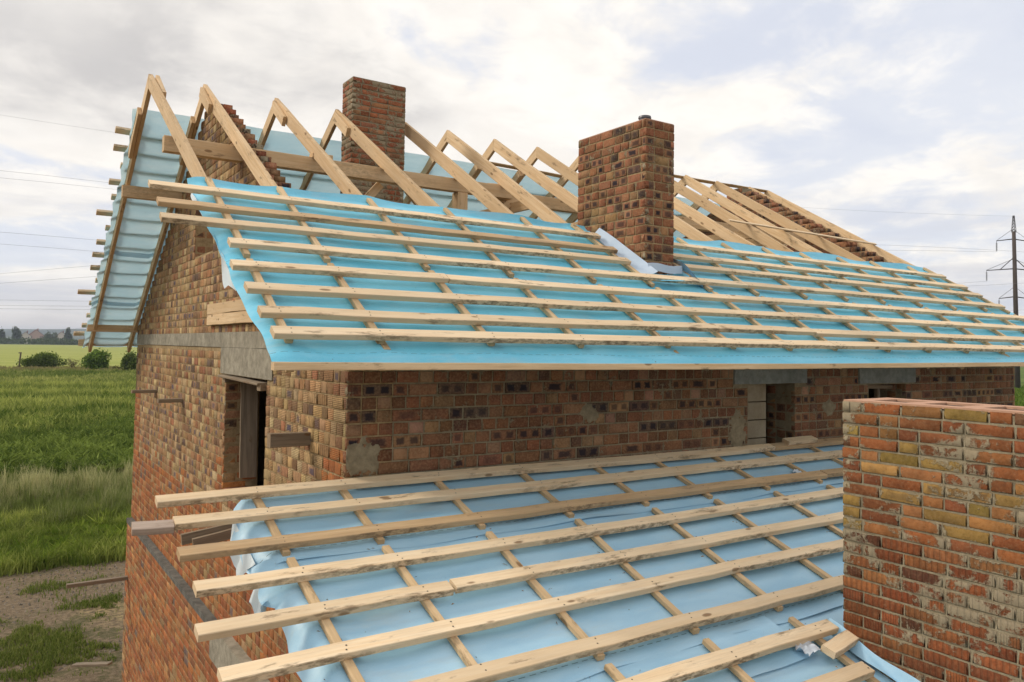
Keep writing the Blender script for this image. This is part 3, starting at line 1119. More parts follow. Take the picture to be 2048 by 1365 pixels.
def far_land():
    # hedge of trees along the far side of the field
    P, K = [], []
    r = np.random.default_rng(31)
    for i in range(230):
        px = r.uniform(-260, 420)
        d = r.uniform(985, 1075)
        c = pix(px, 690, d)
        h = r.uniform(4.5, 9.0)
        m = 70
        q = r.normal(size=(m, 3))
        q /= np.linalg.norm(q, axis=1)[:, None]
        q *= (r.uniform(.4, 1, m) ** .5)[:, None]
        P.append(np.array((c.x, c.y, -6 + h * .5)) + q * np.array((5.2, 4, h * .52)))
        K.append(np.clip(r.uniform(0, 1, m) * .7 + r.uniform(-.2, .35), 0, 1))
    P, K = np.concatenate(P), np.concatenate(K)
    V, Q, c = leaf_cloud(P, 1.25, lerp_col((.016, .034, .014), (.055, .085, .028), K))
    o = link('far_hedge', np_mesh('far_hedge', V, Q, face_col=c), None, BLADE)
    tag(o, 'dark belt of trees closing the far side of the crop field', 'trees', kind='stuff')
    # single trees that stand above it
    for k, (px, d, h, wd, lab) in enumerate([(32, 1095, 25, 8.0, 'broad dark tree above the far hedge left of the white house'),
                                             (103, 1100, 17, 9.5, 'low wide olive tree beside the maroon roof in the far village'),
                                             (136, 1100, 22, 6.0, 'tall narrow dark tree at the right of the far village'),
                                             (2, 1095, 22, 5.0, 'dark far tree cut off by the left edge of the picture')]):
        c = pix(px, 690, d)
        shrub('tree', lab, 'tree', (c.x, c.y, -6), (wd, wd), h, 1500, (.02, .036, .018), (.055, .08, .032), 1.2, 40 + k, 4, 14,
              'trees of the far village')
    # houses of the far village
    wl = plain('far_plaster', (.62, .55, .45), .9, .1, .2)
    for k, (px, d, w, dep, wh, rh, rc, wc, lab) in enumerate([
            (50, 1130, 14, 10, 11.0, 6.0, (.09, .075, .075), (.66, .60, .50), 'cream walled far house with dark gable roof'),
            (71, 1140, 20, 12, 12.0, 8.5, (.17, .045, .04), (.50, .36, .30), 'far house with a large maroon roof and chimney'),
            (91, 1120, 14, 10, 9.0, 4.5, (.11, .075, .085), (.42, .33, .28), 'low far house with grey purple roof right of the maroon one'),
            (122, 1150, 16, 10, 11.0, 7.0, (.15, .06, .055), (.62, .55, .47), 'far house with brick red roof and pale gable'),
            (40, 1160, 13, 9, 8.5, 4.0, (.30, .14, .08), (.60, .45, .33), 'small far house with orange roof behind the broad tree')]):
        b = pix(px, 690, d)
        b.z = -6
        t = thing('far_house', lab, 'house', b, 'houses of the far village')
        wall = MB().box(b.x - w / 2, b.x + w / 2, b.y - dep / 2, b.y + dep / 2, -6, -6 + wh)
        e = -6 + wh
        gable = [(b.x - w / 2, e), (b.x + w / 2, e), (b.x, e + rh * .94)]
        vs = [(x, b.y + s * dep / 2, z) for s in (-1, 1) for x, z in gable]
        wall.add(vs, [(0, 1, 2), (5, 4, 3), (0, 3, 4, 1)])
        wall.build('wall', plain('far_wall', wc, .9, .08, .3), t)
        rm = plain('far_roof', rc, .85, .2, .5)
        rf = MB()
        for s in (-1, 1):
            x1, x2 = b.x + s * (w / 2 + .8), b.x
            y0, y1 = b.y - dep / 2 - .7, b.y + dep / 2 + .7
            z1, z2 = e - .5, e + rh
            rf.add([(x1, y0, z1), (x2, y0, z2), (x2, y1, z2), (x1, y1, z1), (x1, y0, z1 - .4), (x2, y0, z2 - .4), (x2, y1, z2 - .4), (x1, y1, z1 - .4)],
                   [(0, 1, 2, 3), (7, 6, 5, 4), (0, 4, 5, 1), (2, 6, 7, 3), (0, 3, 7, 4)])
        ro = rf.build('roof', rm, t)
        MB().box(b.x + 1.5, b.x + 2.9, b.y - .7, b.y + .7, e + rh * .4, e + rh + 1.6).build('chimney', plain('far_chimney', (.25, .12, .09), .9, .1, 1), ro)
        wm = plain('far_window', (.06, .07, .08), .3, .1, 1.0)
        for q in (-.28, .28):
            MB().box(b.x + w * q - .7, b.x + w * q + .7, b.y - dep / 2 - .06, b.y - dep / 2 + .1, e - 3.2, e - 1.4).build('window', wm, t)
    # hills
    m, t = material('wooded_hills')
    pos = t.n('ShaderNodeNewGeometry').outputs['Position']
    n = t.noise(t.mapping(pos, (.0016, .0016, .012)), 1.0, 5, .6)
    t.bsdf(t.mix(t.ramp(n, .4, .6), (.028, .045, .028), (.085, .10, .045)), .95, .05)
    V, F = [], []
    n = 120
    for i in range(n + 1):
        a = math.radians(-60 + 150 * i / n)
        rr = 5200
        hx, hy = math.sin(a), math.cos(a)
        h = 66 + 9 * math.sin(i * .21 + 1) + 5 * math.sin(i * .63) + 2 * math.sin(i * 1.7)
        for d, z in ((rr - 1600, -6.5), (rr - 700, h * .45), (rr, h), (rr + 900, h * .7)):
            V.append((CAM.x + hx * d, CAM.y + hy * d, z))
    for i in range(n):
        for k in range(3):
            F.append((i * 4 + k, i * 4 + k + 1, (i + 1) * 4 + k + 1, (i + 1) * 4 + k))
    structure(link('hills', mesh_from('hills', V, F, True), None, m))


far_land()


# ------------------------------------------------------------------ power line
STEEL = plain('dark_steel', (.055, .05, .05), .6, .2, 2.0)
POLE = plain('weathered_pole', (.085, .07, .062), .85, .25, .8)
CABLE = plain('cable', (.22, .22, .24), .5, .1, 1.0)


def pylon():
    b = Vector((139.0, 56.1, -6))
    t = thing('power_pylon', 'tall dark electricity pole with three cross arms right of the roof', 'pylon', b)
    mb = MB().tube([b + Vector((0, 0, -.5)), b + Vector((-.6, -.1, 15)), b + Vector((-1.1, -.2, 26.2))], [.42, .34, .27], 12)
    mb.build('pole', POLE, t, True)
    top = b + Vector((-1.1, -.2, 26.2))
    lt = MB()
    for sx, sy in ((-1, -1), (1, -1), (1, 1), (-1, 1)):
        lt.tube([top + Vector((sx * .26, sy * .26, -.2)), top + Vector((sx * .08, sy * .08, 2.6))], .045, 5)
    for k in range(5):
        z = k * .5
        q = .26 - .035 * k
        for (ax, ay), (bx, by) in (((-1, -1), (1, -1)), ((1, -1), (1, 1)), ((1, 1), (-1, 1)), ((-1, 1), (-1, -1))):
            lt.tube([top + Vector((ax * q, ay * q, z)), top + Vector((bx * q, by * q, z + .45))], .03, 4)
    lt.build('lattice_top', STEEL, t)
    a = Vector((-.831, .556, 0))
    ends = []
    for z, l in ((24.6, 2.7), (19.7, 4.5), (15.1, 2.6)):
        c = b + Vector((-.04 * z, 0, z))
        arm = MB()
        for s in (-1, 1):
            e = c + a * s * l
            arm.tube([c + Vector((0, 0, .35)), e], [.10, .07], 6)
            arm.tube([c + Vector((0, 0, 2.0)), e + Vector((0, 0, .05))], [.03, .03], 4)
            if l > 4:
                arm.tube([c + Vector((0, 0, 2.2)), c + a * s * l * .5 + Vector((0, 0, .2))], [.07, .07], 5)
        arm.build('cross_arm', STEEL, t)
        for s in (-1, 1):
            e = c + a * s * l
            ins = MB()
            ins.tube([e, e + Vector((0, 0, -1.75))], .03, 5)
            for k in range(8):
                zc = -.35 - k * .17
                ins.tube([e + Vector((0, 0, zc)), e + Vector((0, 0, zc - .06))], [.13, .15], 8)
            ins.build('insulator', STEEL, t)
            ends.append(e + Vector((0, 0, -1.8)))
    return ends, top + Vector((0, 0, 2.5))


INS, PTOP = pylon()


def cable(label, p0, p1, mid, r):
    """hanging cable through three points"""
    mb = MB()
    n = 40
    pts = []
    for i in range(n + 1):
        u = i / n
        a, b, c = Vector(p0), Vector(mid[1]), Vector(p1)
        um = mid[0]
        l0 = (u - um) * (u - 1) / (um * 1.0)
        l1 = u * (u - 1) / (um * (um - 1))
        l2 = u * (u - um) / (1 - um)
        xy = a.lerp(c, u)
        z = a.z * l0 + b.z * l1 + c.z * l2
        pts.append((xy.x, xy.y, z))
    mb.tube(pts, r, 4)
    tag(mb.build('power_cable', CABLE), label, 'cable', 'overhead power cables')


def cable_px(label, left, mid, end, dl, r):
    """left end and middle sighted in the photograph, right end in space"""
    p0 = pix(left[0], left[1], dl)
    end = Vector(end)
    # where the sight line of mid crosses the plan line p0-end
    rr = R.to_3x3() @ Vector(((mid[0] - 1024) / 1576.73, -(mid[1] - 623) / 1576.73, -1))
    dx, dy = end.x - p0.x, end.y - p0.y
    det = rr.x * -dy + dx * rr.y
    ex, ey = p0.x - CAM.x, p0.y - CAM.y
    tt = (ex * -dy + dx * ey) / det
    m = CAM + rr * tt
    um = ((m.x - p0.x) * dx + (m.y - p0.y) * dy) / (dx * dx + dy * dy)
    cable(label, p0, end, (um, m), r)


cable_px('thin earth wire running highest across the sky to the pylon top', (-220, 194), (1600, 415), PTOP, 95, .010)
cable_px('power cable from upper pylon arm seen just above the middle arm', (-220, 570), (1755, 490), INS[0], 110, .014)
cable_px('power cable from the near end of the upper pylon arm', (-220, 584), (1755, 501), INS[1], 104, .014)
cable_px('power cable from middle pylon arm low over the left field', (-220, 596), (190, 603), INS[2], 110, .014)
cable_px('power cable from the near end of the middle pylon arm', (-220, 608), (190, 613), INS[3], 104, .014)
cable_px('power cable from the lowest pylon arm skimming the left horizon', (-220, 615), (190, 620), INS[4], 110, .014)
cable_px('upper of two cables meeting the rear roof beside the protruding battens', (-220, 318), (230, 367), (420, 560, 28), 60, .011)
cable_px('second cable left of the rear roof, under the upper one', (-220, 335), (240, 380), (425, 552, 27), 60, .010)
cable_px('third cable left of the rear roof at mid height', (-220, 447), (200, 481), (415, 565, 17), 60, .011)
cable_px('fourth cable left of the rear roof below mid height', (-220, 472), (190, 503), (410, 570, 15), 60, .010)

# ================================================================== HOUSE
house = thing('brick_house', 'unfinished brown and orange brick house with open timber roof', 'house', (5.2, 4.9, -6))


def build_walls():
    # ---- gable wall core (mortar), outer brick face at x = 0
    g = MB()
    x0, x1 = .0075, .38
    wy0, wy1, wz0, wz1 = 2.03, 3.56, -1.66, -.36          # window in the gable wall
    g.box(x0, x1, 0.006, wy0, -3.11, -.06)
    g.box(x0, x1, wy1, YB, -3.11, -.06)
    g.box(x0, x1, wy0, wy1, -3.11, wz0)
    g.box(x0, x1, wy0, wy1, wz1, -.06)
    d = .12

    def yl(z):
        return YR - (ZR - d - z) / T30

    def yr(z):
        return YR + (ZR - d - z) / T30
    za, zb = 1.08, 1.80
    for k in range(31):
        z = .12 + k * .1
        hw = (ZR - .20 - z - .1) / T30
        if hw < .08:
            break
        ya, yb = max(.006, YR - hw), min(YB, YR + hw)
        if z + .05 > za and z + .05 < zb:
            g.box(x0, .24, ya, 4.39, z, z + .1)
            g.box(x0, .24, 5.40, yb, z, z + .1)
        else:
            g.box(x0, .24, ya, yb, z, z + .1)
    # annex part of the same wall, below the lower roof
    g.prism_x([(0.004, -3.11), (-4.3, -3.11), (-4.3, -2.66), (0.004, -1.26)], x0, x1)
    gw = g.build('gable_wall', MORTAR_TAN, house)
    # ---- lower storey of the gable side, stands 8 cm proud
    l = MB()
    l.box(-.0755, .38, -4.3, 1.35, -6.3, -3.115)
    l.box(-.0755, .38, 3.05, 9.72, -6.3, -3.115)
    l.box(-.0755, .38, 1.35, 3.05, -6.3, -4.7)
    l.box(-.0755, .38, 1.35, 3.05, -3.45, -3.115)
    lw = l.build('lower_wall', MORTAR_TAN, house)
    # ---- front wall above the lower roof, brick face at y = 0
    f = MB()
    y0, y1 = .0045, .38
    f.box(.38, 4.53, y0, y1, -1.6, .30)
    f.box(4.53, 5.32, y0, y1, -.365, .30)
    f.box(5.32, 6.75, y0, y1, -1.6, .30)
    f.box(6.75, 7.57, y0, y1, -.40, .30)
    f.box(6.75, 7.57, y0, y1, -1.6, -1.15)
    f.box(7.57, XE, y0, y1, -1.6, .30)
    fw = f.build('front_wall', MORTAR_GREY, house)
    # ---- walls that the picture hardly shows
    h = MB()
    h.box(.38, XE, YB - .38, YB, -6.3, .12)
    h.box(XE - .38, XE, .38, YB - .38, -6.3, .12)
    h.box(.38, XE, -4.3, -3.95, -6.3, -2.8)
    h.box(XE - .38, XE, -3.95, .008, -6.3, -2.9)
    h.build('rear_wall', MORTAR_GREY, house)
    s = MB()
    s.box(.38, XE - .38, .38, YB - .38, -.05, .10)
    s.build('attic_floor', CONCRETE, house)
    s = MB()
    s.box(.38, XE - .38, -3.95, YB - .38, -3.2, -3.05)
    s.build('upper_floor', CONCRETE_DARK, house)

    # ---- bricks
    items = []            # (matrix, u0,u1,z0,z1,rgba,rep, visible weight, material key)
    W = frame((0, 0, 0), 'W')      # u = -y

    def gspan(zc, r):
        out = []
        if zc > .12:
            a, b = YR - (ZR - .16 - zc) / T30, YR + (ZR - .16 - zc) / T30
            a, b = max(a, 0), min(b, YB)
            if za < zc < zb:
                out = [(a, 4.39), (5.40, b)]
            else:
                out = [(a, b)]
        elif zc > -.06:
            out = []
        else:
            y0_, y1_ = 0, YB
            if wz0 < zc < wz1:
                out = [(y0_, wy0), (wy1, y1_)]
            elif zc > wz1:
                out = [(0, 1.84), (3.80, YB)]
            else:
                out = [(0, YB)]
            if zc < -1.26:
                yt = (zc + 1.22) / .325
                out = [(max(yt, -4.3), o[1]) if o[0] == 0 else o for o in out]
        return [(-b, -a) for a, b in out if b - a > .05]

    def gcol(y, z):
        orange = z < -1.92 + .03 * math.sin(y * 3) or (y > 9.3 and z < -.92)
        if y < .5 and -1.12 < z < -.84 and y < .62 - (z + 1.1) * 1.2:
            orange = True
        if 3.5 < y < 3.95 and z < -1.30:
            orange = True
        if z < -1.62 and random.random() < .25:
            orange = True
        return pick(ORANGE if orange else TAN), orange

    for (u0, u1, z0, z1, r) in lay(-3.1, 3.3, .1, gspan, mixed_h, 3):
        yc, zc = -(u0 + u1) / 2, (z0 + z1) / 2
        if -.355 < zc < -.05 and 1.84 < yc < 3.80:
            continue
        c, o = gcol(yc, zc)
        items.append((W, u0, u1, z0, z1, c, 1, 'g'))
    # top rows are cut by the rake: keep bricks under the rafters only
    items = [i for i in items if i[4] < rake(-(i[1] + i[2]) / 2) + .05]

    WL = frame((-.08, 0, 0), 'W')

    def lspan(zc, r):
        if -4.7 < zc < -3.45:
            o = [(-4.3, 1.35), (3.05, 9.72)]
        else:
            o = [(-4.3, 9.72)]
        return [(-b, -a) for a, b in o]
    for (u0, u1, z0, z1, r) in lay(-6.1, -3.18, .0975, lspan, mixed_s, 5):
        c = pick(ORANGE)
        yc = -(u0 + u1) / 2
        if yc > 9.5 and z0 < -4.6:
            c = pick(TAN)
        items.append((WL, u0, u1, z0, z1, c, 1, 'l'))

    Sf = frame((0, 0, 0), 'S')

    def fspan(zc, r):
        if zc < -.365:
            o = [(0, 4.53), (5.32, 6.75)]
            o += [(7.57, XE)] if zc < -.40 and zc > -1.15 else [(6.75, XE)]
        else:
            o = [(0, 4.30), (5.52, 6.54), (7.785, XE)]
        return o
    for (u0, u1, z0, z1, r) in lay(-1.30, .2, .1, fspan, alternating, 8):
        pal = BROWN_ROW if r % 2 == 0 else BURNT
        c = pick(pal)
        rep = 2 if (u1 - u0) > .2 and random.random() < .6 else 1
        items.append((Sf, u0, u1, z0, z1, c, rep, 'f'))
    # jambs of the gable window, of the attic opening and of the front openings
    for (org, face, L, zz0, zz1, key) in [((0, wy1, 0), 'S', .38, wz0, wz1, 'j'), ((0, 5.40, 0), 'S', .38, za, zb, 'j'),
                                          ((5.32, 0, 0), 'W', -.38, -1.3, -.365, 'j'), ((7.57, 0, 0), 'W', -.38, -1.3, -.40, 'j'),
                                          ((XE, 0, 0), 'E', .38, -1.3, .2, 'j')]:
        M = frame(org, face)
        sp = (lambda zc, r, L=L: [(min(0, L), max(0, L))])
        for (u0, u1, z0, z1, r) in lay(zz0, zz1, .1, sp, stretchers if face == 'S' else headers, 11):
            c = pick(ORANGE if (face == 'S' and z0 < -1.35) else BROWN)
            items.append((M, u0, u1, z0, z1, c, 1, 'j'))
    # far gable, its stepped inner side shows between the rafters
    E = frame((XE - .47, 0, 0), 'W')
    for (u0, u1, z0, z1, r) in lay(.1, 3.2, .1, lambda zc, r: [(-(YR + (ZR - .06 - zc) / T30), -max(YR - (ZR - .06 - zc) / T30, 1.75))] if zc < ZR - .12 else [], alternating, 13):
        y_ = -(u0 + u1) / 2
        items.append((E, u0, u1, z0, z1, pick(BROWN), 1, 'e'))
    # choose the pieces that show largest as parts of their own
    cand = []
    for k, it in enumerate(items):
        M, u0, u1, z0, z1, c, rep, key = it
        p = M @ Vector(((u0 + u1) / 2, 0, (z0 + z1) / 2))
        d = (p - CAM)
        dist = d.length
        nrm = Vector((M[0][1], M[1][1], M[2][1]))
        area = (u1 - u0) * (z1 - z0) * max(0, nrm.dot(d.normalized())) / dist ** 2
        vis = (key == 'f' and -1.02 + .03 * p.x < p.z < -.18) or (key == 'g' and p.z > -1.02 - .28 * p.y and p.z < -.2 and 0 < p.y)
        if vis:
            cand.append((area, k))
    cand.sort(reverse=True)
    chosen = {k for a, k in cand[:166]}
    one = lambda ks: [items[k][:7] for k in ks]
    single_bricks(one([k for k in chosen if items[k][7] == 'f']), FRONT_O, fw)
    single_bricks(one([k for k in chosen if items[k][7] == 'g']), GABLE_O, gw)
    rest = [k for k in range(len(items)) if k not in chosen]
    a = [k for k in rest if items[k][7] in 'gl']
    b = [k for k in rest if items[k][7] not in 'gl']
    joined_bricks('brickwork', one(a), GABLE_S, house)
    joined_bricks('inner_brickwork', one(b), FRONT_S, house)

    # stepped courses that end the gable along both rakes, laid through the wall
    for k in range(31):
        z = .12 + k * .1
        hw = (ZR - .165 - z - .1) / T30
        if hw < .1:
            break
        for s_ in (-1, 1):
            ye = YR + s_ * hw
            if ye < .05 or ye > YB - .05:
                continue
            for j in range(2 if s_ < 0 else 1):
                xa = .010 + j * .122 + random.uniform(-.004, .004)
                q = random.uniform(-.03, .03)
                y0_, y1_ = sorted((ye + q, ye - s_ * random.choice((.12, .24))))
                ob = link('brick', solid_brick(CHIM_O if random.random() < .6 else FRONT_O), gw, None,
                          Matrix.Translation((xa + .056, (y0_ + y1_) / 2, z + .052)) @ Matrix.Diagonal((.112, y1_ - y0_, .09, 1)))
                ob.color = pick(REDS if random.random() < .65 else BURNT)
    # far gable core, stepped
    e = MB()
    for k in range(31):
        z = .1 + k * .1
        hw = (ZR - .06 - z - .05) / T30
        if hw < .1:
            break
        e.box(XE - .462, XE - .17, max(1.8, YR - hw + .01), min(YB, YR + hw - .01), z, z + .1005)
    fg = e.build('far_gable_wall', MORTAR_GREY, house)
    for k in range(31):
        z = .1 + k * .1
        hw = (ZR - .06 - z - .05) / T30
        if hw < .12:
            break
        ye = YR - hw
        if ye < 1.8:
            continue
        for j in range(2):
            ob = link('brick', solid_brick(FRONT_O), fg, None,
                      Matrix.Translation((XE - .40 + j * .14, ye + .10 + random.uniform(-.02, .02), z + .054)) @ Matrix.Diagonal((.125, .24, .094, 1)))
            ob.color = pick(BURNT if random.random() < .4 else BROWN)

    # ring beam, lintels, ledge
    def slab(name, x0, x1, y0, y1, z0, z1, mat, axis='y', amp=.0018):
        n = 28
        vs, fs = [], []
        for i in range(n + 1):
            q = i / n
            j = [random.uniform(-amp, amp) for _ in range(8)]
            if axis == 'y':
                y = y0 + (y1 - y0) * q
                ring = [(x0 + j[0], y, z0 + j[1]), (x1, y, z0 + j[1]), (x1, y, z1 + j[3]), (x0 + j[2], y, z1 + j[3])]
            else:
                x = x0 + (x1 - x0) * q
                ring = [(x, y0 + j[0], z0 + j[1]), (x, y1, z0 + j[1]), (x, y1, z1 + j[3]), (x, y0 + j[2], z1 + j[3])]
            vs += ring
        for i in range(n):
            for k in range(4):
                fs.append((i * 4 + k, i * 4 + (k + 1) % 4, (i + 1) * 4 + (k + 1) % 4, (i + 1) * 4 + k))
        fs += [(0, 1, 2, 3), (n * 4 + 3, n * 4 + 2, n * 4 + 1, n * 4)]
        return link(name, mesh_from(name, vs, fs), house, mat)
    slab('ring_beam', -.004, .37, .02, YB + .004, -.055, .115, CONCRETE)
    slab('window_lintel', -.010, .36, 1.84, 3.80, -.352, -.058, CONCRETE)
    slab('ledge', -.088, .02, 3.50, 9.725, -3.175, -3.10, CONCRETE_DARK)
    slab('lower_lintel', -.105, .02, .9, 3.50, -3.44, -3.08, CONCRETE)
    slab('front_lintel', 4.30, 5.52, -.012, .37, -.362, .2, LINTEL, 'x', .002)
    slab('front_lintel', 6.54, 7.785, -.012, .37, -.385, .2, LINTEL, 'x', .002)
    # pale block infill in the front opening
    for k in range(5):
        z = -.37 - .2 * (k + 1)
        MB().box(4.54, 5.02, .16, .36, z + .006, z + .194).build('block', BLOCK, house)
    # window sill of perforated bricks
    for k in range(11):
        y = wy0 + .02 + k * .138
        MB().box(.01, .26, y, y + .125, wz0 - .001, wz0 + .03 + random.uniform(0, .02)).build('sill_brick', plain('sill', (.34, .15, .08), .9, .3, 30), house)
    # timber closing piece under the front slope, two boards
    for k in range(2):
        z = .203 + k * .128
        board('closing_board', (-.025, 4.36, z + .06), (-.025, 1.3, z + .06), .124, .05, (-1, 0, 0), RAFTER, house)
    # form boards under the window lintel
    board('form_board', (.02, 3.62, -.375), (.02, 2.05, -.40), .20, .025, (0, 0, 1), OLD, house)
    board('form_block', (-.05, 3.46, -.415), (.2, 3.46, -.415), .10, .05, (0, 0, 1), OLD, house)
    board('form_block', (-.06, 2.08, -.43), (.2, 2.08, -.43), .12, .06, (0, 0, 1), OLD, house)
    board('opening_frame', (6.78, .2, -.43), (7.55, .2, -.45), .08, .05, (0, 0, 1), OLD, house)
    board('opening_frame', (7.25, .2, -1.15), (7.25, .2, -.44), .06, .05, (0, 1, 0), OLD, house)

    # smeared mortar patches on the front wall
    def patch(cx, cz, rw, rh, seed):
        """ragged trowelled smear, about a centimetre thick"""
        r = random.Random(seed)
        st = .011
        nu, nv = int(2.6 * rw / st), int(2.6 * rh / st)
        ph = [r.uniform(0, 6.28) for _ in range(8)]

        def f(u, v):
            q = math.sqrt((u / rw) ** 2 + (v / rh) ** 2)
            q += .20 * math.sin(u * 31 + ph[0]) * math.sin(v * 37 + ph[1]) + .13 * math.sin(u * 83 + v * 20 + ph[2]) * math.sin(v * 71 + ph[3])
            return 1 - q
        H = {}
        for j in range(nv + 1):
            for i in range(nu + 1):
                u, v = (i - nu / 2) * st, (j - nv / 2) * st
                H[i, j] = f(u, v) + r.uniform(-.06, .06)
        vs, fs, idx = [], [], {}

        def vert(i, j):
            if (i, j) not in idx:
                u, v = (i - nu / 2) * st, (j - nv / 2) * st
                h = max(0, min(1, H[i, j] * 4))
                idx[i, j] = len(vs)
                vs.append((max(.005, cx + u + r.uniform(-.003, .003)), .004 - .013 * h + r.uniform(-.0015, .0015), cz + v + r.uniform(-.003, .003)))
            return idx[i, j]
        for j in range(nv):
            for i in range(nu):
                if sum(H[q] > 0 for q in ((i, j), (i + 1, j), (i + 1, j + 1), (i, j + 1))) >= 2:
                    fs.append((vert(i, j), vert(i + 1, j), vert(i + 1, j + 1), vert(i, j + 1)))
        link('mortar_patch', mesh_from('mortar_patch', vs, fs, True), house, MORTAR_GREY)
    patch(.13, -.86, .17, .14, 1)
    patch(2.35, -.60, .11, .09, 2)
    patch(4.36, -.86, .14, .22, 3)
    patch(5.95, -.66, .13, .09, 4)


build_walls()

# ================================================================== MAIN ROOF
roof = thing('timber_roof', 'unfinished pitched pine roof with blue membrane and battens on the house', 'roof', (5, 4.8, 0))
AP = [-.70, -.06, .85, 1.70, 2.74, 3.47, 4.31, 5.14, 6.03, 6.88, 7.75, 8.58, 9.43, 10.38, 10.95]
LO = [-.71, -.09, .78, 1.63, 2.60, 3.30, 4.20, 4.98, 5.82, 6.66, 7.46, 8.36, 9.25, 10.27, 10.80]
RW, RD = .05, .158


def plumb_cut(o, tp, bt, side):
    """shear the upper end so that it stops at the ridge plane"""
    d = (Vector(bt) - Vector(tp)).normalized()
    M = o.matrix_world if False else None
    up = Vector((1, 0, 0))
    yl = up.cross(d).normalized()
    for v in o.data.vertices:
        if v.co.x < 1e-4:
            y = tp.y + yl.y * v.co.y
            v.co.x = (YR + side * .0015 - y) / d.y


def build_frame():
    for i, (xa, xl) in enumerate(zip(AP, LO)):
        k = (xl - xa) / 3.75 if xa > -1 else 0
        # front rafter
        tp = front(xa, -.02, -RD / 2)
        s = 6.62
        bt = front(xa + k * s * .9, s, -RD / 2)
        if i == 3:       # trimmed against the chimney behind
            pass
        o = board('rafter', tp, bt, RD, RW, (1, 0, 0), RAFTER, roof, .0025, .6)
        plumb_cut(o, tp, bt, -1)
        # rear rafter, meets it at the peak
        tp = rear(xa, -.02, -RD / 2)
        bt = rear(xa + .02, 6.70, -RD / 2)
        if i in (4,):
            tp = rear(xa + .05, 1.2, -RD / 2)
        o = board('rafter', tp, bt, RD, RW, (1, 0, 0), RAFTER, roof, .0025, .6)
        if i != 4:
            plumb_cut(o, tp, bt, 1)
        # cleats nailed at the peak
        if i in (1, 2, 3):
            board('cleat', front(xa - .052, .10, -.085), front(xa - .052 + k * .6, .72, -.12), .13, .045, (1, 0, 0), RAFTER, roof)
        if i == 0:
            board('cleat', front(xa + .056, .12, -.03), front(xa + .056, .75, -.07), .12, .045, (1, 0, 0), RAFTER, roof)
        if i in (0, 1, 6, 7):
            board('cleat', rear(xa - .052, .55, -.10), rear(xa - .052, 1.35, -.14), .13, .045, (1, 0, 0), RAFTER, roof)
    up = (0, 0, 1)
    # purlins under both slopes
    board('purlin', (-.80, 3.20, 2.065), (3.55, 3.20, 2.065), .11, .165, up, RAFTER, roof, .002, .8)
    board('purlin', (3.15, 3.32, 2.03), (10.35, 3.32, 2.03), .11, .165, up, RAFTER, roof, .002, .8)
    board('purlin', (-.77, 6.40, 2.07), (4.0, 6.40, 2.07), .11, .165, up, RAFTER, roof, .002, .8)
    board('purlin', (3.7, 6.28, 2.04), (10.35, 6.28, 2.04), .11, .165, up, RAFTER, roof, .002, .8)
    board('wall_plate', (-.80, 9.90, .215), (10.5, 9.90, .215), .11, .125, up, RAFTER, roof, .002, .8)
    board('wall_plate', (.4, .20, .21), (10.5, .20, .21), .11, .125, up, RAFTER, roof, .002, .8)
    board('fascia_board', (-.87, 10.52, -.045), (10.8, 10.52, -.045), .118, .035, (0, 1, 0), RAFTER, roof, .002, .8)
    board('fascia_board', (-.88, -1.035, -.132), (10.8, -1.035, -.132), .048, .06, (0, -1, 0), RAFTER, roof, .0012, .8)
    # posts and braces
    for x in (2.78, 5.9, 8.8):
        for y in (3.20 if x < 3 else 3.32, 6.34):
            board('post', (x, y, .10), (x, y, 1.975 if x < 3 else 1.945), .15, .15, (0, 1, 0), RAFTER, roof, .002, .8)
            for s in (-1, 1):
                board('brace', (x + s * .08, y, 1.25), (x + s * .75, y, 1.93), .10, .05, (0, 1, 0), RAFTER, roof)
    for x in (3.52, 5.20, 6.10, 7.82, 8.68):
        board('collar_tie', (x + .055, 2.6, 1.86), (x + .055, 7.0, 1.86), .14, .045, (1, 0, 0), RAFTER, roof, .003, .6)
    board('brace', (1.15, 3.35, 1.30), (1.72, 3.35, 1.98), .10, .05, (0, 1, 0), RAFTER, roof)
    board('offcut', (.78, 3.18, 2.17), (1.02, 3.18, 2.17), .12, .05, up, RAFTER, roof)
    board('offcut', (3.2, 3.25, 2.14), (3.75, 3.25, 2.17), .12, .05, up, RAFTER, roof)
    # laths tacked across the rafters
    board('lath', front(7.15, 2.60, .016), front(10.88, 2.73, .016), .06, .022, NF, WOOD, roof)
    board('lath', rear(8.2, .10, .016), rear(11.0, .06, .016), .07, .022, NB, CBAT, roof)
    board('lath', rear(4.2, .55, .016), rear(7.2, .62, .016), .07, .022, NB, CBAT, roof)


build_frame()

ROWS = [4.137, 4.511, 4.814, 5.184, 5.561, 5.904, 6.245, 6.505]
CBB = [-.745, -.145, .70, 1.505, 2.44, 3.25, 4.02, 4.74, 5.655, 6.47, 7.28, 8.12, 8.95, 9.80, 10.60]


def cb_x(i, s):
    """counter battens lean a little, as the rafters below do"""
    return LO[i] + (CBB[i] - LO[i]) * (s - 3.75) / 2.85


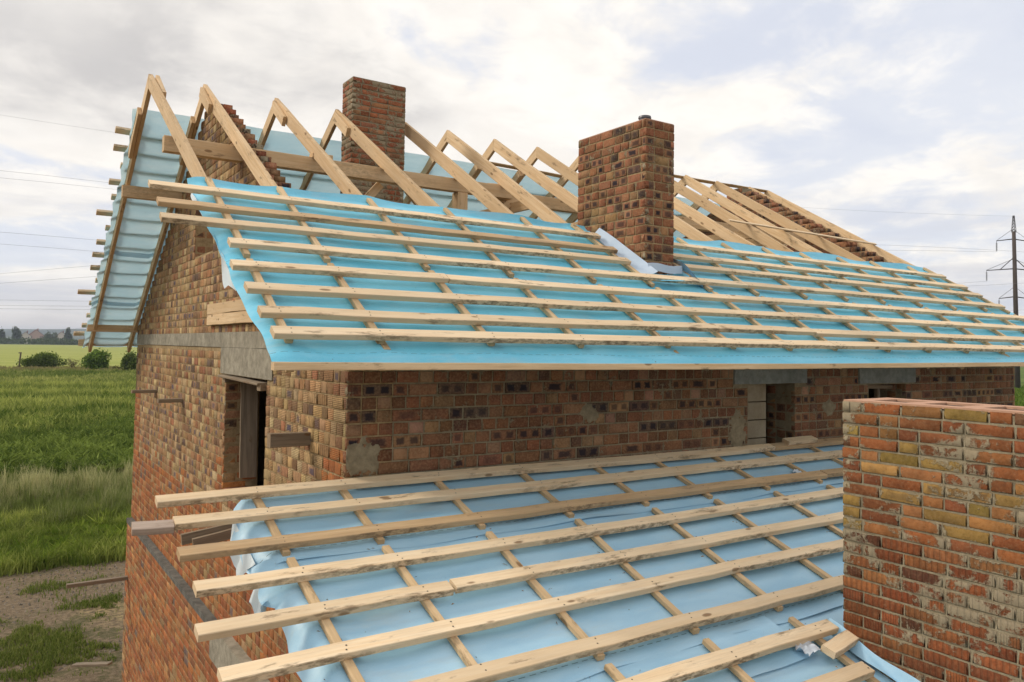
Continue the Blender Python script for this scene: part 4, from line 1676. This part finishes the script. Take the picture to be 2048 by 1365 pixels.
def sheet(name, P, nu, nv, parent, flip=True):
    """grid of points P[v][u] to a smooth surface"""
    V = np.array(P, np.float32).reshape(-1, 3)
    u, v = np.meshgrid(np.arange(nu), np.arange(nv))
    i = (v * (nu + 1) + u).ravel()
    Q = np.stack([i, i + 1, i + nu + 2, i + nu + 1], 1)
    G = V.reshape(nv + 1, nu + 1, 3)
    du = np.concatenate([[0], np.cumsum(np.linalg.norm(np.diff(G[nv // 2], axis=0), axis=1))])
    dv = np.concatenate([[0], np.cumsum(np.linalg.norm(np.diff(G[:, nu // 2], axis=0), axis=1))])
    UV = np.stack(np.meshgrid(du, dv[-1] - dv), -1).reshape(-1, 2)
    me = np_mesh(name, V, Q, smooth=True, uv=UV[Q.ravel()])
    if flip:
        me.flip_normals()
    return link(name, me, parent, SKYLIT if parent.name == 'lower_roof' else MEMBRANE if flip else REARM)


def build_front_roof():
    # -------- membrane, two overlapping widths
    xs = np.concatenate([np.arange(-.875, 10.95, .04)])

    def strip(s0, s1, base, seed, topcurl=False, bottom=False):
        nv = int((s1 - s0) / .035)
        P = []
        for j in range(nv + 1):
            s = s0 + (s1 - s0) * j / nv
            row = []
            cbs = [cb_x(i, s) for i in range(len(LO))]
            for x in xs:
                # sag between the counter battens
                d = 0.5
                for a, b in zip(cbs[:-1], cbs[1:]):
                    if a <= x <= b:
                        q = (x - a) / (b - a)
                        d = 4 * q * (1 - q)
                        break
                else:
                    d = 0
                h = base - .020 * d * (.75 + .25 * math.sin(x * 2.1 + seed))
                # creases running with the battens
                h += .006 * d * math.sin(s * 31 + 2.0 * math.sin(x * 1.3 + seed) + x * .9) + .004 * d * abs(math.sin(s * 23 + x * 3.1 + math.sin(x * 5)))
                # pressed down under each batten
                for rs in ROWS:
                    e = (s - rs - .05) / .07
                    if abs(e) < 2:
                        h += .010 * d * math.exp(-e * e)
                xx = x
                # loose left edge droops
                if x < cbs[0] - .02:
                    k = (cbs[0] - .02 - x) / .14
                    h -= .05 * k * k * (1.0 + .35 * math.sin(s * 6.3 + 1))
                    xx = x + .012 * math.sin(s * 5.1 + .6) * k + .007 * math.sin(s * 13) * k
                if topcurl and s < s0 + .10:
                    k = 1 - (s - s0) / .10
                    h += .045 * k * k * (1 + .4 * math.sin(x * 3.3)) - .01
                if bottom and s > s1 - .16:
                    k = 1 - (s1 - s) / .16
                    h += .012 * math.sin(k * 3.14) - .02 * k * k
                p = front(xx, s + (.015 * math.sin(x * 2.7 + seed) + .008 * math.sin(x * 7.1) if (j == nv and not bottom) or (j == 0) else 0), h)
                row.append(p)
            P.append(row)
        return sheet('membrane', P, len(xs) - 1, nv, roof)
    strip(3.74, 5.47, .012, 1.0, topcurl=True)
    strip(5.36, 6.775, .004, 2.3, bottom=True)
    # hanging torn edge at the left
    P = []
    for j in range(25):
        s = 3.95 + j * .072
        row = []
        for i in range(7):
            k = i / 6
            w = .16 * (.55 + .45 * math.sin(s * 2.7 + .4)) * (1 if j < 22 else .6)
            row.append(front(-.865 + .06 * k * math.sin(s * 4.3), s, -.03 - w * k + .01 * math.sin(s * 17 + i)) + Vector((.05 * k, 0, -.02 * k)))
        P.append(row)
    sheet('membrane_flap', P, 6, 24, roof)

    # -------- counter battens, in two lengths that break at the lap
    for i in range(len(LO)):
        if i == 6:
            segs = [(5.02, 5.36), (5.43, 6.58)]
        else:
            segs = [(3.80 + random.uniform(-.04, .03), 5.36 + random.uniform(-.02, .02)), (5.43 + random.uniform(-.02, .02), 6.578 + random.uniform(-.012, .012))]
        for a, b in segs:
            if 5 <= i <= 5:
                pass
            board('counter_batten', front(cb_x(i, a), a, .034), front(cb_x(i, b), b, .034), .05, .036, NF, CBAT, roof)
    # -------- battens
    ends = [(-1.24,), (-1.225,), (-1.245,), (-.835,), (-.895,), (-.875,), (-.865,), (-.85,)]
    ch_l = [3.38, 3.34, 3.31]
    rts = [10.70, 10.72, 10.66, 10.66, 10.68, 10.72, 10.75, 10.75]
    H = .052 + .021
    for r, s in enumerate(ROWS):
        s += .048
        x0, x1 = ends[r][0], rts[r]
        pieces = []
        if r < 3:
            pieces = [(x0, ch_l[r]), (3.975, 4.72 + .1 * r), (4.725 + .1 * r, x1)]
        else:
            j = 4.63 + random.uniform(-.03, .03) + .08 * (7 - r) * .5
            pieces = [(x0, j), (j + .006, x1)]
        if r in (4,):
            pieces = [(x0, .78), (.785, 4.55), (4.556, x1)]
        for a, b in pieces:
            d0, d1 = random.uniform(-.008, .008), random.uniform(-.008, .008)
            board('batten', front(a, s + d0, H), front(b, s + d1, H), .098, .042, NF, BROWNB if r == 1 and a < 0 else WOOD, roof, .0032, .3)


build_front_roof()


def build_rear_roof():
    rows = [1.13, 1.47, 1.82, 2.18, 2.52, 2.907, 3.266, 3.64, 3.98, 4.34, 4.70, 5.067, 5.40, 5.80, 6.14, 6.43]
    outs = [-.95, -.93, -.80, -.90, -.83, -.98, -.82, -.90, -.92, -.91, -.80, -1.02, -.82, -.82, -.86, -.96]
    xs = np.concatenate([np.arange(-.80, 1.2, .05), np.arange(1.2, 10.95, .15)])

    def strip(s0, s1, base):
        nv = int((s1 - s0) / .03)
        P = []
        for j in range(nv + 1):
            s = s0 + (s1 - s0) * j / nv
            row = []
            for x in xs:
                # billows between the battens
                prev = max([r for r in rows if r <= s], default=s0)
                nxt = min([r for r in rows if r > s], default=s1)
                q = (s - prev) / max(.05, nxt - prev)
                d = 1.0
                for xr in AP:
                    d = min(d, abs(x - xr - .02) / .10)
                d = min(1, d)
                h = base - .068 * math.sin(math.pi * q) ** 0.55 * d + .004 * math.sin(x * 9 + s * 5) * d
                e = 0
                if x < -.72:
                    e = .012 * math.sin(s * 7) + .008 * math.sin(s * 17)
                    h -= .03 * (-.72 - x) / .08
                row.append(rear(x + e, s, h))
            P.append(row)
        return sheet('membrane', P, len(xs) - 1, nv, roof, False)
    strip(.62, 2.25, .014)
    strip(2.15, 3.80, .010)
    strip(3.70, 5.25, .006)
    strip(5.15, 6.76, .002)
    for r, (s, x) in enumerate(zip(rows, outs)):
        a = x
        b = 10.75
        board('batten', rear(a, s, .070), rear(4.7, s, .070), .098, .042, NB, WOOD, roof)
        board('batten', rear(4.71, s, .070), rear(b, s, .070), .098, .042, NB, WOOD, roof)
    for i, x in enumerate(AP):
        board('counter_batten', rear(x + .03, .85, .034), rear(x + .03, 6.6, .034), .05, .034, NB, CBAT, roof)


build_rear_roof()


# ------------------------------------------------------------------ lower roof
annex = thing('lower_roof', 'shallow lower roof with sky-brightened blue membrane and pine battens in the foreground', 'roof', (3, -2, -2))
AROWS = [.020, .306, .674, 1.038, 1.397, 1.754, 2.125, 2.491, 2.86, 3.25, 3.64]
ACB = [-.70, -.075, .715, 1.52, 2.33, 3.07, 3.865, 4.655, 5.45, 6.25, 7.05, 7.85, 8.65, 9.45, 10.25]
ACB2 = [-.70, -.09, .655, 1.42, 2.235, 3.0, 3.80, 4.60, 5.40, 6.2, 7.0, 7.8, 8.6, 9.4, 10.2]


def acb(i, s):
    return ACB[i] + (ACB2[i] - ACB[i]) * max(0, (s - .85)) / 1.45


CHX0, CHX1, CHY0, CHY1 = 2.43, 2.95, -3.95, -2.505      # foreground chimney


def build_lower_roof():
    xs = np.arange(-.88, 10.5, .04)

    def strip(s0, s1, base, seed, left):
        nv = int((s1 - s0) / .035)
        P = []
        for j in range(nv + 1):
            s = s0 + (s1 - s0) * j / nv
            row = []
            cbs = [acb(i, s) for i in range(len(ACB))]
            for x in xs:
                d = 0
                for a, b in zip(cbs[:-1], cbs[1:]):
                    if a <= x <= b:
                        q = (x - a) / (b - a)
                        d = 4 * q * (1 - q)
                        break
                h = base - .010 * d * (.8 + .2 * math.sin(x * 1.7 + seed))
                h += .003 * d * math.sin(s * 23 + 1.5 * math.sin(x * 1.7 + seed)) + .003 * d * abs(math.sin(s * 9 + x * 4 + math.sin(x * 3 + s)))
                near = min(1, max(0, 1 - abs(s - s1) / .22))
                h += .006 * near * d * math.sin(x * 2.2 + s * 19 + seed) + .004 * near * math.sin(x * 5.7 - s * 9)
                xx = x
                if x < cbs[0] - .02:
                    k = (cbs[0] - .02 - x) / .16
                    amp, w = left(s)
                    h -= amp * k * k
                    xx = cbs[0] - .02 - k * w
                row.append(low(xx, s + (.012 * math.sin(x * 2.3 + seed) + .006 * math.sin(x * 6.1) if j in (0, nv) else 0), h))
            P.append(row)
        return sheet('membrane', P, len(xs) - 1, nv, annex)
    strip(.02, .86, .012, .4, lambda s: (.08 + .10 * s, .07 + .10 * math.sin(min(s, .8) * 3.3) + .012 * math.sin(s * 21)))
    strip(.77, 2.33, .004, 1.9, lambda s: (.10 + .03 * math.sin(s * 5), .13 - .03 * math.sin(s * 2.2) + .008 * math.sin(s * 17) if s > 1.15 else .17 + .02 * math.sin(s * 19)))
    strip(2.24, 4.1, -.004, 3.3, lambda s: (.08, .13))
    # drooping torn flaps at the left edge
    for (s0, s1, drop, ph) in ((.18, .74, .16, .3), (.80, 1.10, .20, 1.6)):
        P = []
        n = 16
        for j in range(n + 1):
            q = j / n
            s = s0 + (s1 - s0) * q
            row = []
            for i in range(9):
                k = i / 8
                L = drop * math.sin(math.pi * min(1, .15 + q * .9)) ** .6 * (1 + .25 * math.sin(q * 21 + ph))
                fold = .022 * math.sin(q * 15 + ph + k * 1.5) * k
                p = low(-.845 - .05 * k + fold, s + .05 * k, -.05)
                p.z -= L * k
                row.append(p)
            P.append(row)
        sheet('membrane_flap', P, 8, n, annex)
    # square of membrane left lying at the lap (folded corner)
    P = []
    for j in range(13):
        row = []
        for i in range(17):
            x, s = 1.47 + i * .039, 2.25 + j * .034
            row.append(low(x, s, .004 + .003 * math.sin(i * .6) + .002 * math.sin(j * .9) + (.012 * (i / 16) ** 6)))
        P.append(row)
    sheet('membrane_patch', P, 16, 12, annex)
    # membrane turned up round the foreground chimney
    P = []
    for j in range(30):
        s = 2.50 + j * .05
        row = []
        for i in range(6):
            k = i / 5
            row.append(low(2.42 - .055 * (1 - k) - .01 * math.sin(s * 9), s, .03 + .06 * k * k + .012 * math.sin(s * 11 + i)))
        P.append(row)
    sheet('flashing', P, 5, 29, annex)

    # rafters below
    for i in range(len(ACB)):
        board('rafter', low(acb(i, .05), .05, -.08), low(acb(i, 4.0), 4.0, -.08), .13, .05, (1, 0, 0), RAFTER, annex, .002, .8)
    # counter battens in three staggered lengths
    for i in range(len(ACB)):
        j = lambda: random.uniform(-.012, .012)
        for a, b in ((.03, .800 + j()), (.880 + j(), 2.250 + j()), (2.325 + j(), 4.0)):
            if i == 4 and a > 2:
                board('counter_batten', low(2.24, 2.35, .028), low(2.20, 4.0, .028), .05, .034, NA, CBAT, annex)
                continue
            board('counter_batten', low(acb(i, a) + .025, a, .028), low(acb(i, b) + .025, b, .028), .05, .034, NA, CBAT, annex)
    # battens
    H = .046 + .021
    lefts = [-1.317, -1.259, -1.296, -1.275, -1.337, -1.301, -1.30, -1.25, -1.28, -1.25, -1.22]
    for r, s in enumerate(AROWS):
        s += .05
        x0 = lefts[r]
        cut = r >= 7
        if r == 0:
            pcs = [(x0, 4.80), (4.806, 10.3)]
        elif r == 1:
            pcs = [(x0, 4.76), (4.766, 10.3)]
        elif r == 2:
            pcs = [(x0, 4.80), (4.81, 10.3)]
        elif r == 4:
            pcs = [(x0, .12), (.145, 5.4), (5.41, 10.3)]
        elif cut:
            pcs = [(x0, CHX0 - .02 if r == 7 else 2.235 + .0 * r), (CHX1 + .05, 10.3)]
        else:
            j = 5.3 + .3 * r
            pcs = [(x0, j), (j + .01, 10.3)]
        for a, b in pcs:
            board('batten', low(a, s + random.uniform(-.006, .006), H), low(b, s + random.uniform(-.006, .006), H), .100, .044, NA, BROWNB if r == 2 or (r, a > 0) in ((0, True),) else WOOD, annex, .0034, .3)
    board('batten', low(-1.495, .352, H - .012), low(-1.262, .372, H - .012), .098, .044, NA, GREYW, annex, .003, .1)
    board('offcut', low(2.12, 2.715, .07), low(2.44, 2.67, .074), .10, .045, NA, WOOD, annex, .004, .1)
    board('offcut', (5.02, -.10, -.99), (5.52, -.10, -.985), .10, .045, NA, WOOD, annex, .003, .1)
    board('edge_board', low(-.02, 4.05, -.05), low(10.3, 4.05, -.05), .14, .04, (0, -1, 0), RAFTER, annex)


build_lower_roof()


def nail_heads(points, n, parent):
    mb = MB()
    for p in points:
        a = n.cross(Vector((1, 0, 0))).normalized()
        b = Vector((1, 0, 0))
        r = .0055
        vs = [p + (a * math.cos(t) + b * math.sin(t)) * r for t in [k * 1.0472 for k in range(6)]] + [p + n * .002]
        mb.add(vs, [(k, (k + 1) % 6, 6) for k in range(6)])
    o = mb.build('nail_heads', plain('rusty_nail', (.05, .035, .028), .6, .3, 40, .5), parent)
    o['kind'] = 'stuff'


nail_heads([low(acb(i, s) + .025 + random.uniform(-.012, .012), s + .05 + q + random.uniform(-.01, .01), .0905) for i in range(9) for s in AROWS for q in (-.02, .022)], NA, annex)
nail_heads([front(cb_x(i, s) + random.uniform(-.012, .012), s + .048 + q + random.uniform(-.008, .008), .0955) for i in range(12) for s in ROWS for q in (-.02, .022)
            if not (s < 5 and 5 < i < 7)], NF, roof)


# ------------------------------------------------------------------ chimneys
def chimney(name, label, x0, x1, y0, y1, zb, zt, course, pal, mo, ms, core, group, pattern, joint=.013, low_pal=None, low_mat=None, split=None,
            single=('W', 'S')):
    t = thing(name, label, 'chimney', ((x0 + x1) / 2, (y0 + y1) / 2, zb), group)
    MB().box(x0 + .004, x1 - .004, y0 + .004, y1 - .004, zb, zt - .012).build('flue_core', core, t)
    rest = []
    n = int(round((zt - zb) / course))
    for face, org, L, sgn in (('W', (x0, y1, 0), y1 - y0, 1), ('S', (x0, y0, 0), x1 - x0, 1), ('E', (x1, y0, 0), y1 - y0, 1), ('N', (x1, y1, 0), x1 - x0, 1)):
        M = frame(org, face)
        its = []
        for (u0, u1, z0, z1, r) in lay(zt - n * course, zt, course, lambda zc, r: [(0, L)], pattern, hash(face) % 7 + 3 if False else ord(face), joint):
            p = pal if split is None or z0 > split else low_pal
            c = pick(p)
            its.append((M, u0, u1 if u1 < L - .03 else L, z0, z1, c, 2 if (u1 - u0) > .2 and c[3] > .4 else 1))
        if face in single:
            hi = [i for i in its if split is None or i[3] > split]
            lo = [i for i in its if not (split is None or i[3] > split)]
            single_bricks(hi, mo, t)
            if lo:
                single_bricks(lo, low_mat, t)
        else:
            rest += its
    joined_bricks('brickwork', rest, ms, t)
    return t


c1 = chimney('brick_chimney', 'tall narrow red brick chimney smeared with mortar near the roof ridge', 1.80, 2.60, 4.50, 4.87, .1, 3.68, .075, REDS,
             CHIM_O, CHIM_S, MORTAR_GREY, 'brick chimneys', mixed_s, single=('S', 'W'))
c2 = chimney('brick_chimney', 'broad chimney of black spotted bricks rising through the blue membrane', 3.52, 3.94, .53, 1.685, .30, 2.465, .0955, CHIM2,
             CHIM2_O, CHIM2_S, MORTAR_TAN, 'brick chimneys', mixed_h)
c3 = chimney('brick_chimney', 'big red and yellow brick chimney cut off at the right foreground', CHX0, CHX1, CHY0, CHY1, -2.6, -.318, .0755, FORE_TOP,
             FORE_O, FORE_S, MORTAR_GREY, 'brick chimneys', mixed_s, low_pal=FORE_LOW, low_mat=FORER_O, split=-1.20, single=('W',))

# flues on the foreground chimney: a rim of mortar-pale brick round shallow plates painted dark as shaft shade
top_m = plain('chimney_top', (.46, .27, .18), .95, .25, 25)
flue_shade = plain('flue_shade', (.03, .026, .024), .95, .2, 10)
zt = -.318
yy = CHY1
rim = MB()
rim.box(CHX0 + .004, CHX0 + .12, CHY0, CHY1 - .004, zt - .02, zt + .004)
rim.box(CHX1 - .12, CHX1 - .004, CHY0, CHY1 - .004, zt - .02, zt + .004)
for a, b in ((-2.64, -2.51), (-2.97, -2.86), (-3.32, -3.20), (-3.66, -3.55), (CHY0 + .004, -3.86)):
    rim.box(CHX0 + .12, CHX1 - .12, min(a, b), max(a, b), zt - .02, zt + .0035)
rim.build('cap_course', top_m, c3)
fl = MB()
for a, b in ((-2.86, -2.64), (-3.20, -2.97), (-3.55, -3.32), (-3.86, -3.66)):
    fl.box(CHX0 + .12, CHX1 - .12, a, b, zt - .06, zt - .0105)
fl.build('flue', flue_shade, c3)
rim2 = MB().box(3.525, 3.935, .535, 1.68, 2.44, 2.468)
rim2.build('cap_course', top_m, c2)
MB().tube([(3.66, .70, 2.40), (3.66, .70, 2.53)], [.062, .062], 20).tube([(3.66, .70, 2.522), (3.66, .70, 2.545)], [.072, .068], 20).build(
    'flue_pipe', plain('flue_metal', (.12, .12, .13), .45, .2, 8, .5, .6), c2)
MB().box(1.806, 2.594, 4.506, 4.864, 3.66, 3.684).build('cap_course', MORTAR_GREY, c1)


def chimney_flashing():
    t = roof
    # left upstand of the membrane beside the spotted chimney: its pale back is turned out
    P = []
    n = 26
    for j in range(n + 1):
        q = j / n
        s = 4.02 + q * 1.10
        row = []
        for i in range(6):
            k = i / 5
            w = .10 + .02 * math.sin(q * 3.1) + .15 * q
            row.append(front(3.50 - w * k + .006 * math.sin(q * 9 + k * 2), s + .03 * k, .07 * (1 - k) ** 2 + .050 + .008 * math.sin(k * 6.3 + q * 4) - .015 * q))
        P.append(row)
    o = sheet('flashing', P, 5, n, t)
    return o


def flashing_material():
    m, t = material('membrane_back')
    pos = t.n('ShaderNodeNewGeometry').outputs['Position']
    n = t.noise(pos, 6.0, 4, .6)
    t.bsdf(t.mix(n, (.38, .50, .63), (.58, .67, .77)), .55, .3, t.bump(n, .2, .02))
    return m


FLASH = flashing_material()
o = chimney_flashing()
o.data.materials.clear()
o.data.materials.append(FLASH)
# lower edge and right hand upstand
P = []
for j in range(9):
    q = j / 8
    P.append([front(3.48 + .50 * q, 4.96 + .05 * i / 3, .05 + .07 * (1 - i / 3) + .01 * math.sin(q * 7)) for i in range(4)])
o = sheet('flashing', P, 3, 8, roof)
o.data.materials.clear()
o.data.materials.append(FLASH)
P = []
for j in range(17):
    q = j / 16
    P.append([front(3.955 + .06 * q + .10 * i / 3 + .03 * math.sin(q * 5), 4.30 + q * .98, .14 * (1 - i / 3) * (1 - .4 * q) + .035 + .02 * math.sin(q * 11)) for i in range(4)])
o = sheet('flashing', P, 3, 16, roof)
o.data.materials.clear()
o.data.materials.append(FLASH)
# curled tongue of membrane below the chimney
P = []
for j in range(13):
    a = j / 12 * 4.4
    P.append([front(3.34 + .06 * i, 5.32 - .05 * math.cos(a) - .012 * i * .5, .05 + .045 * (1 - math.cos(a * .8)) * .7 + .02 * math.sin(a)) for i in range(7)])
sheet('membrane_curl', P, 6, 12, roof)

# ------------------------------------------------------------------ planks stuck in the gable wall, loose pieces
def plank(label, p0, p1, w, th, up, mat=OLD, name='plank', group='boards left sticking out of the gable wall'):
    o = board(name, p0, p1, w, th, up, mat, None, .002, .2)
    WORLD[o.name] = o.matrix_world.copy()
    return tag(o, label, 'plank', group)


plank('short scaffold plank near the far corner of the gable wall, upper left', (-.35, 7.85, -.785), (.10, 7.85, -.785), .12, .048, (0, 0, 1))
plank('short scaffold plank with debris on it, between far corner plank and window', (-.31, 5.87, -.80), (.10, 5.87, -.80), .12, .05, (0, 0, 1))
plank('thick dark brown plank end jutting out between window and near corner', (-.335, .80, -.79), (.10, .80, -.79), .11, .09, (0, 1, 0))
plank('long thin weathered board jutting out low at the far left corner', (-1.0, 9.42, -4.06), (.05, 9.42, -4.06), .09, .06, (0, 0, 1))
plank('brown board of a pair jutting out under the lower battens, rear one', (-.52, 3.06, -2.03), (.05, 3.06, -1.96), .11, .05, (0, 1, 0))
plank('brown board of a pair jutting out under the lower battens, front one', (-.44, 2.90, -2.05), (.05, 2.90, -1.97), .10, .05, (0, 1, 0))
plank('wide weathered board leaning upright inside the gable window', (.22, 3.36, -1.50), (.24, 3.50, -.40), .19, .03, (0, -1, 0), OLD, 'plank', None)
plank('weathered board lying on the ground at the foot of the left corner', (-.75, 10.4, -5.72), (-.25, 9.85, -5.62), .12, .04, (0, 0, 1), OLD, 'plank', None)

# scraps of white membrane
scrap = plain('white_scrap', (.66, .72, .78), .7, .1, 20)


def scrap_obj(label, s, x, size, seed, h=.02):
    r = random.Random(seed)
    V, F = [], []
    n = 7
    for j in range(n):
        for i in range(n):
            V.append(low(x + size * (i / (n - 1) - .5) + r.uniform(-.01, .01), s + size * .7 * (j / (n - 1) - .5), h + size * .22 * abs(math.sin(i * 1.3 + seed) * math.sin(j * 1.1 + 1)) + r.uniform(0, .01)))
    for j in range(n - 1):
        for i in range(n - 1):
            a = j * n + i
            F.append((a, a + 1, a + n + 1, a + n))
    o = link('membrane_scrap', mesh_from('membrane_scrap', V, F, True), None, scrap)
    tag(o, label, 'scrap', 'scraps on the lower roof')


scrap_obj('crumpled white membrane scrap beside the foreground chimney foot', 2.62, 2.05, .16, 2, .03)
scrap_obj('small white scrap on the membrane between the upper battens at right', .57, 4.62, .11, 5)

# gravel on the track, shavings on the lower roof
def build_gravel():
    n = 5200
    y = RNG.uniform(11.0, 18.6, n)
    x = RNG.uniform(-6, 3.0, n)
    k = vnoise(x, y, 1.3, 71)
    tr = y - .1 * x
    keep = ((tr > 14.9) & (tr < 18.4) | (k > .15)) & ~((x > -.35) & (y < 10.3))
    x, y = x[keep], y[keep]
    m = len(x)
    sz = RNG.uniform(.012, .05, m) ** 1.0
    base = np.array([(1, 0, 0), (-.5, .8, 0), (-.6, -.7, 0), (.1, .1, .8)])
    V = base[None] * sz[:, None, None] * RNG.uniform(.6, 1.3, (m, 4, 3)) + np.stack([x, y, np.full(m, -6.005)], 1)[:, None]
    i = np.arange(m)[:, None, None] * 4
    T = (np.array([(0, 1, 3), (1, 2, 3), (2, 0, 3)])[None] + i).reshape(-1, 3)
    g = RNG.uniform(.07, .24, m)
    c = np.stack([g, g * .84, g * .66, np.ones(m)], 1)
    me = np_mesh('gravel', V.reshape(-1, 3), None, T, face_col=np.repeat(c, 3, 0))
    mm, t = material('pebbles')
    t.bsdf(t.n('ShaderNodeAttribute', attribute_name='tint').outputs['Color'], .9, .1)
    tag(link('gravel', me, None, mm), 'loose gravel strewn on the dirt track', 'gravel', kind='stuff')
    # shavings
    V, T = [], []
    r = random.Random(9)
    for k in range(420):
        i = r.randrange(0, 7)
        s = r.uniform(.1, 3.2)
        x = acb(i, s) + r.gauss(.03, .10)
        if any(abs(s - a - .05) < .07 for a in AROWS) or abs(x - acb(i, s) - .014) < .03:
            continue
        p = low(x, s, .006 - (.008 if abs(x - acb(i, s)) > .1 else 0))
        a = r.uniform(0, 6.28)
        l = r.uniform(.006, .022)
        d = Vector((math.cos(a) * l, math.sin(a) * l, r.uniform(0, .006)))
        e = Vector((-d.y, d.x, .002)) * .35
        b = len(V)
        V += [p - d, p + d, p + e + Vector((0, 0, .006))]
        T.append((b, b + 1, b + 2))
    me = mesh_from('wood_shavings', V, T)
    tag(link('wood_shavings', me, None, plain('shaving', (.30, .19, .10), .9, .5, 60)), 'brown wood shavings scattered on the lower roof membrane', 'shavings', kind='stuff')


build_gravel()

# ------------------------------------------------------------------ evening haze
def build_haze():
    m = bpy.data.materials.new('haze')
    m.use_nodes = True
    t = NT(m.node_tree)
    v = t.n('ShaderNodeVolumePrincipled')
    v.inputs['Color'].default_value = (.70, .80, .96, 1)
    v.inputs['Density'].default_value = .00014
    v.inputs['Anisotropy'].default_value = 0.0
    o = t.n('ShaderNodeOutputMaterial')
    t.t.links.new(v.outputs[0], o.inputs['Volume'])
    MB().box(-12500, 12500, -12500, 12500, -8, 130).build('haze', m)['kind'] = 'stuff'


build_haze()

# ------------------------------------------------------------------ lift everything so that the ground is at z = 0
for o in list(scene.objects):
    if o.parent is None:
        o.location.z += GROUND
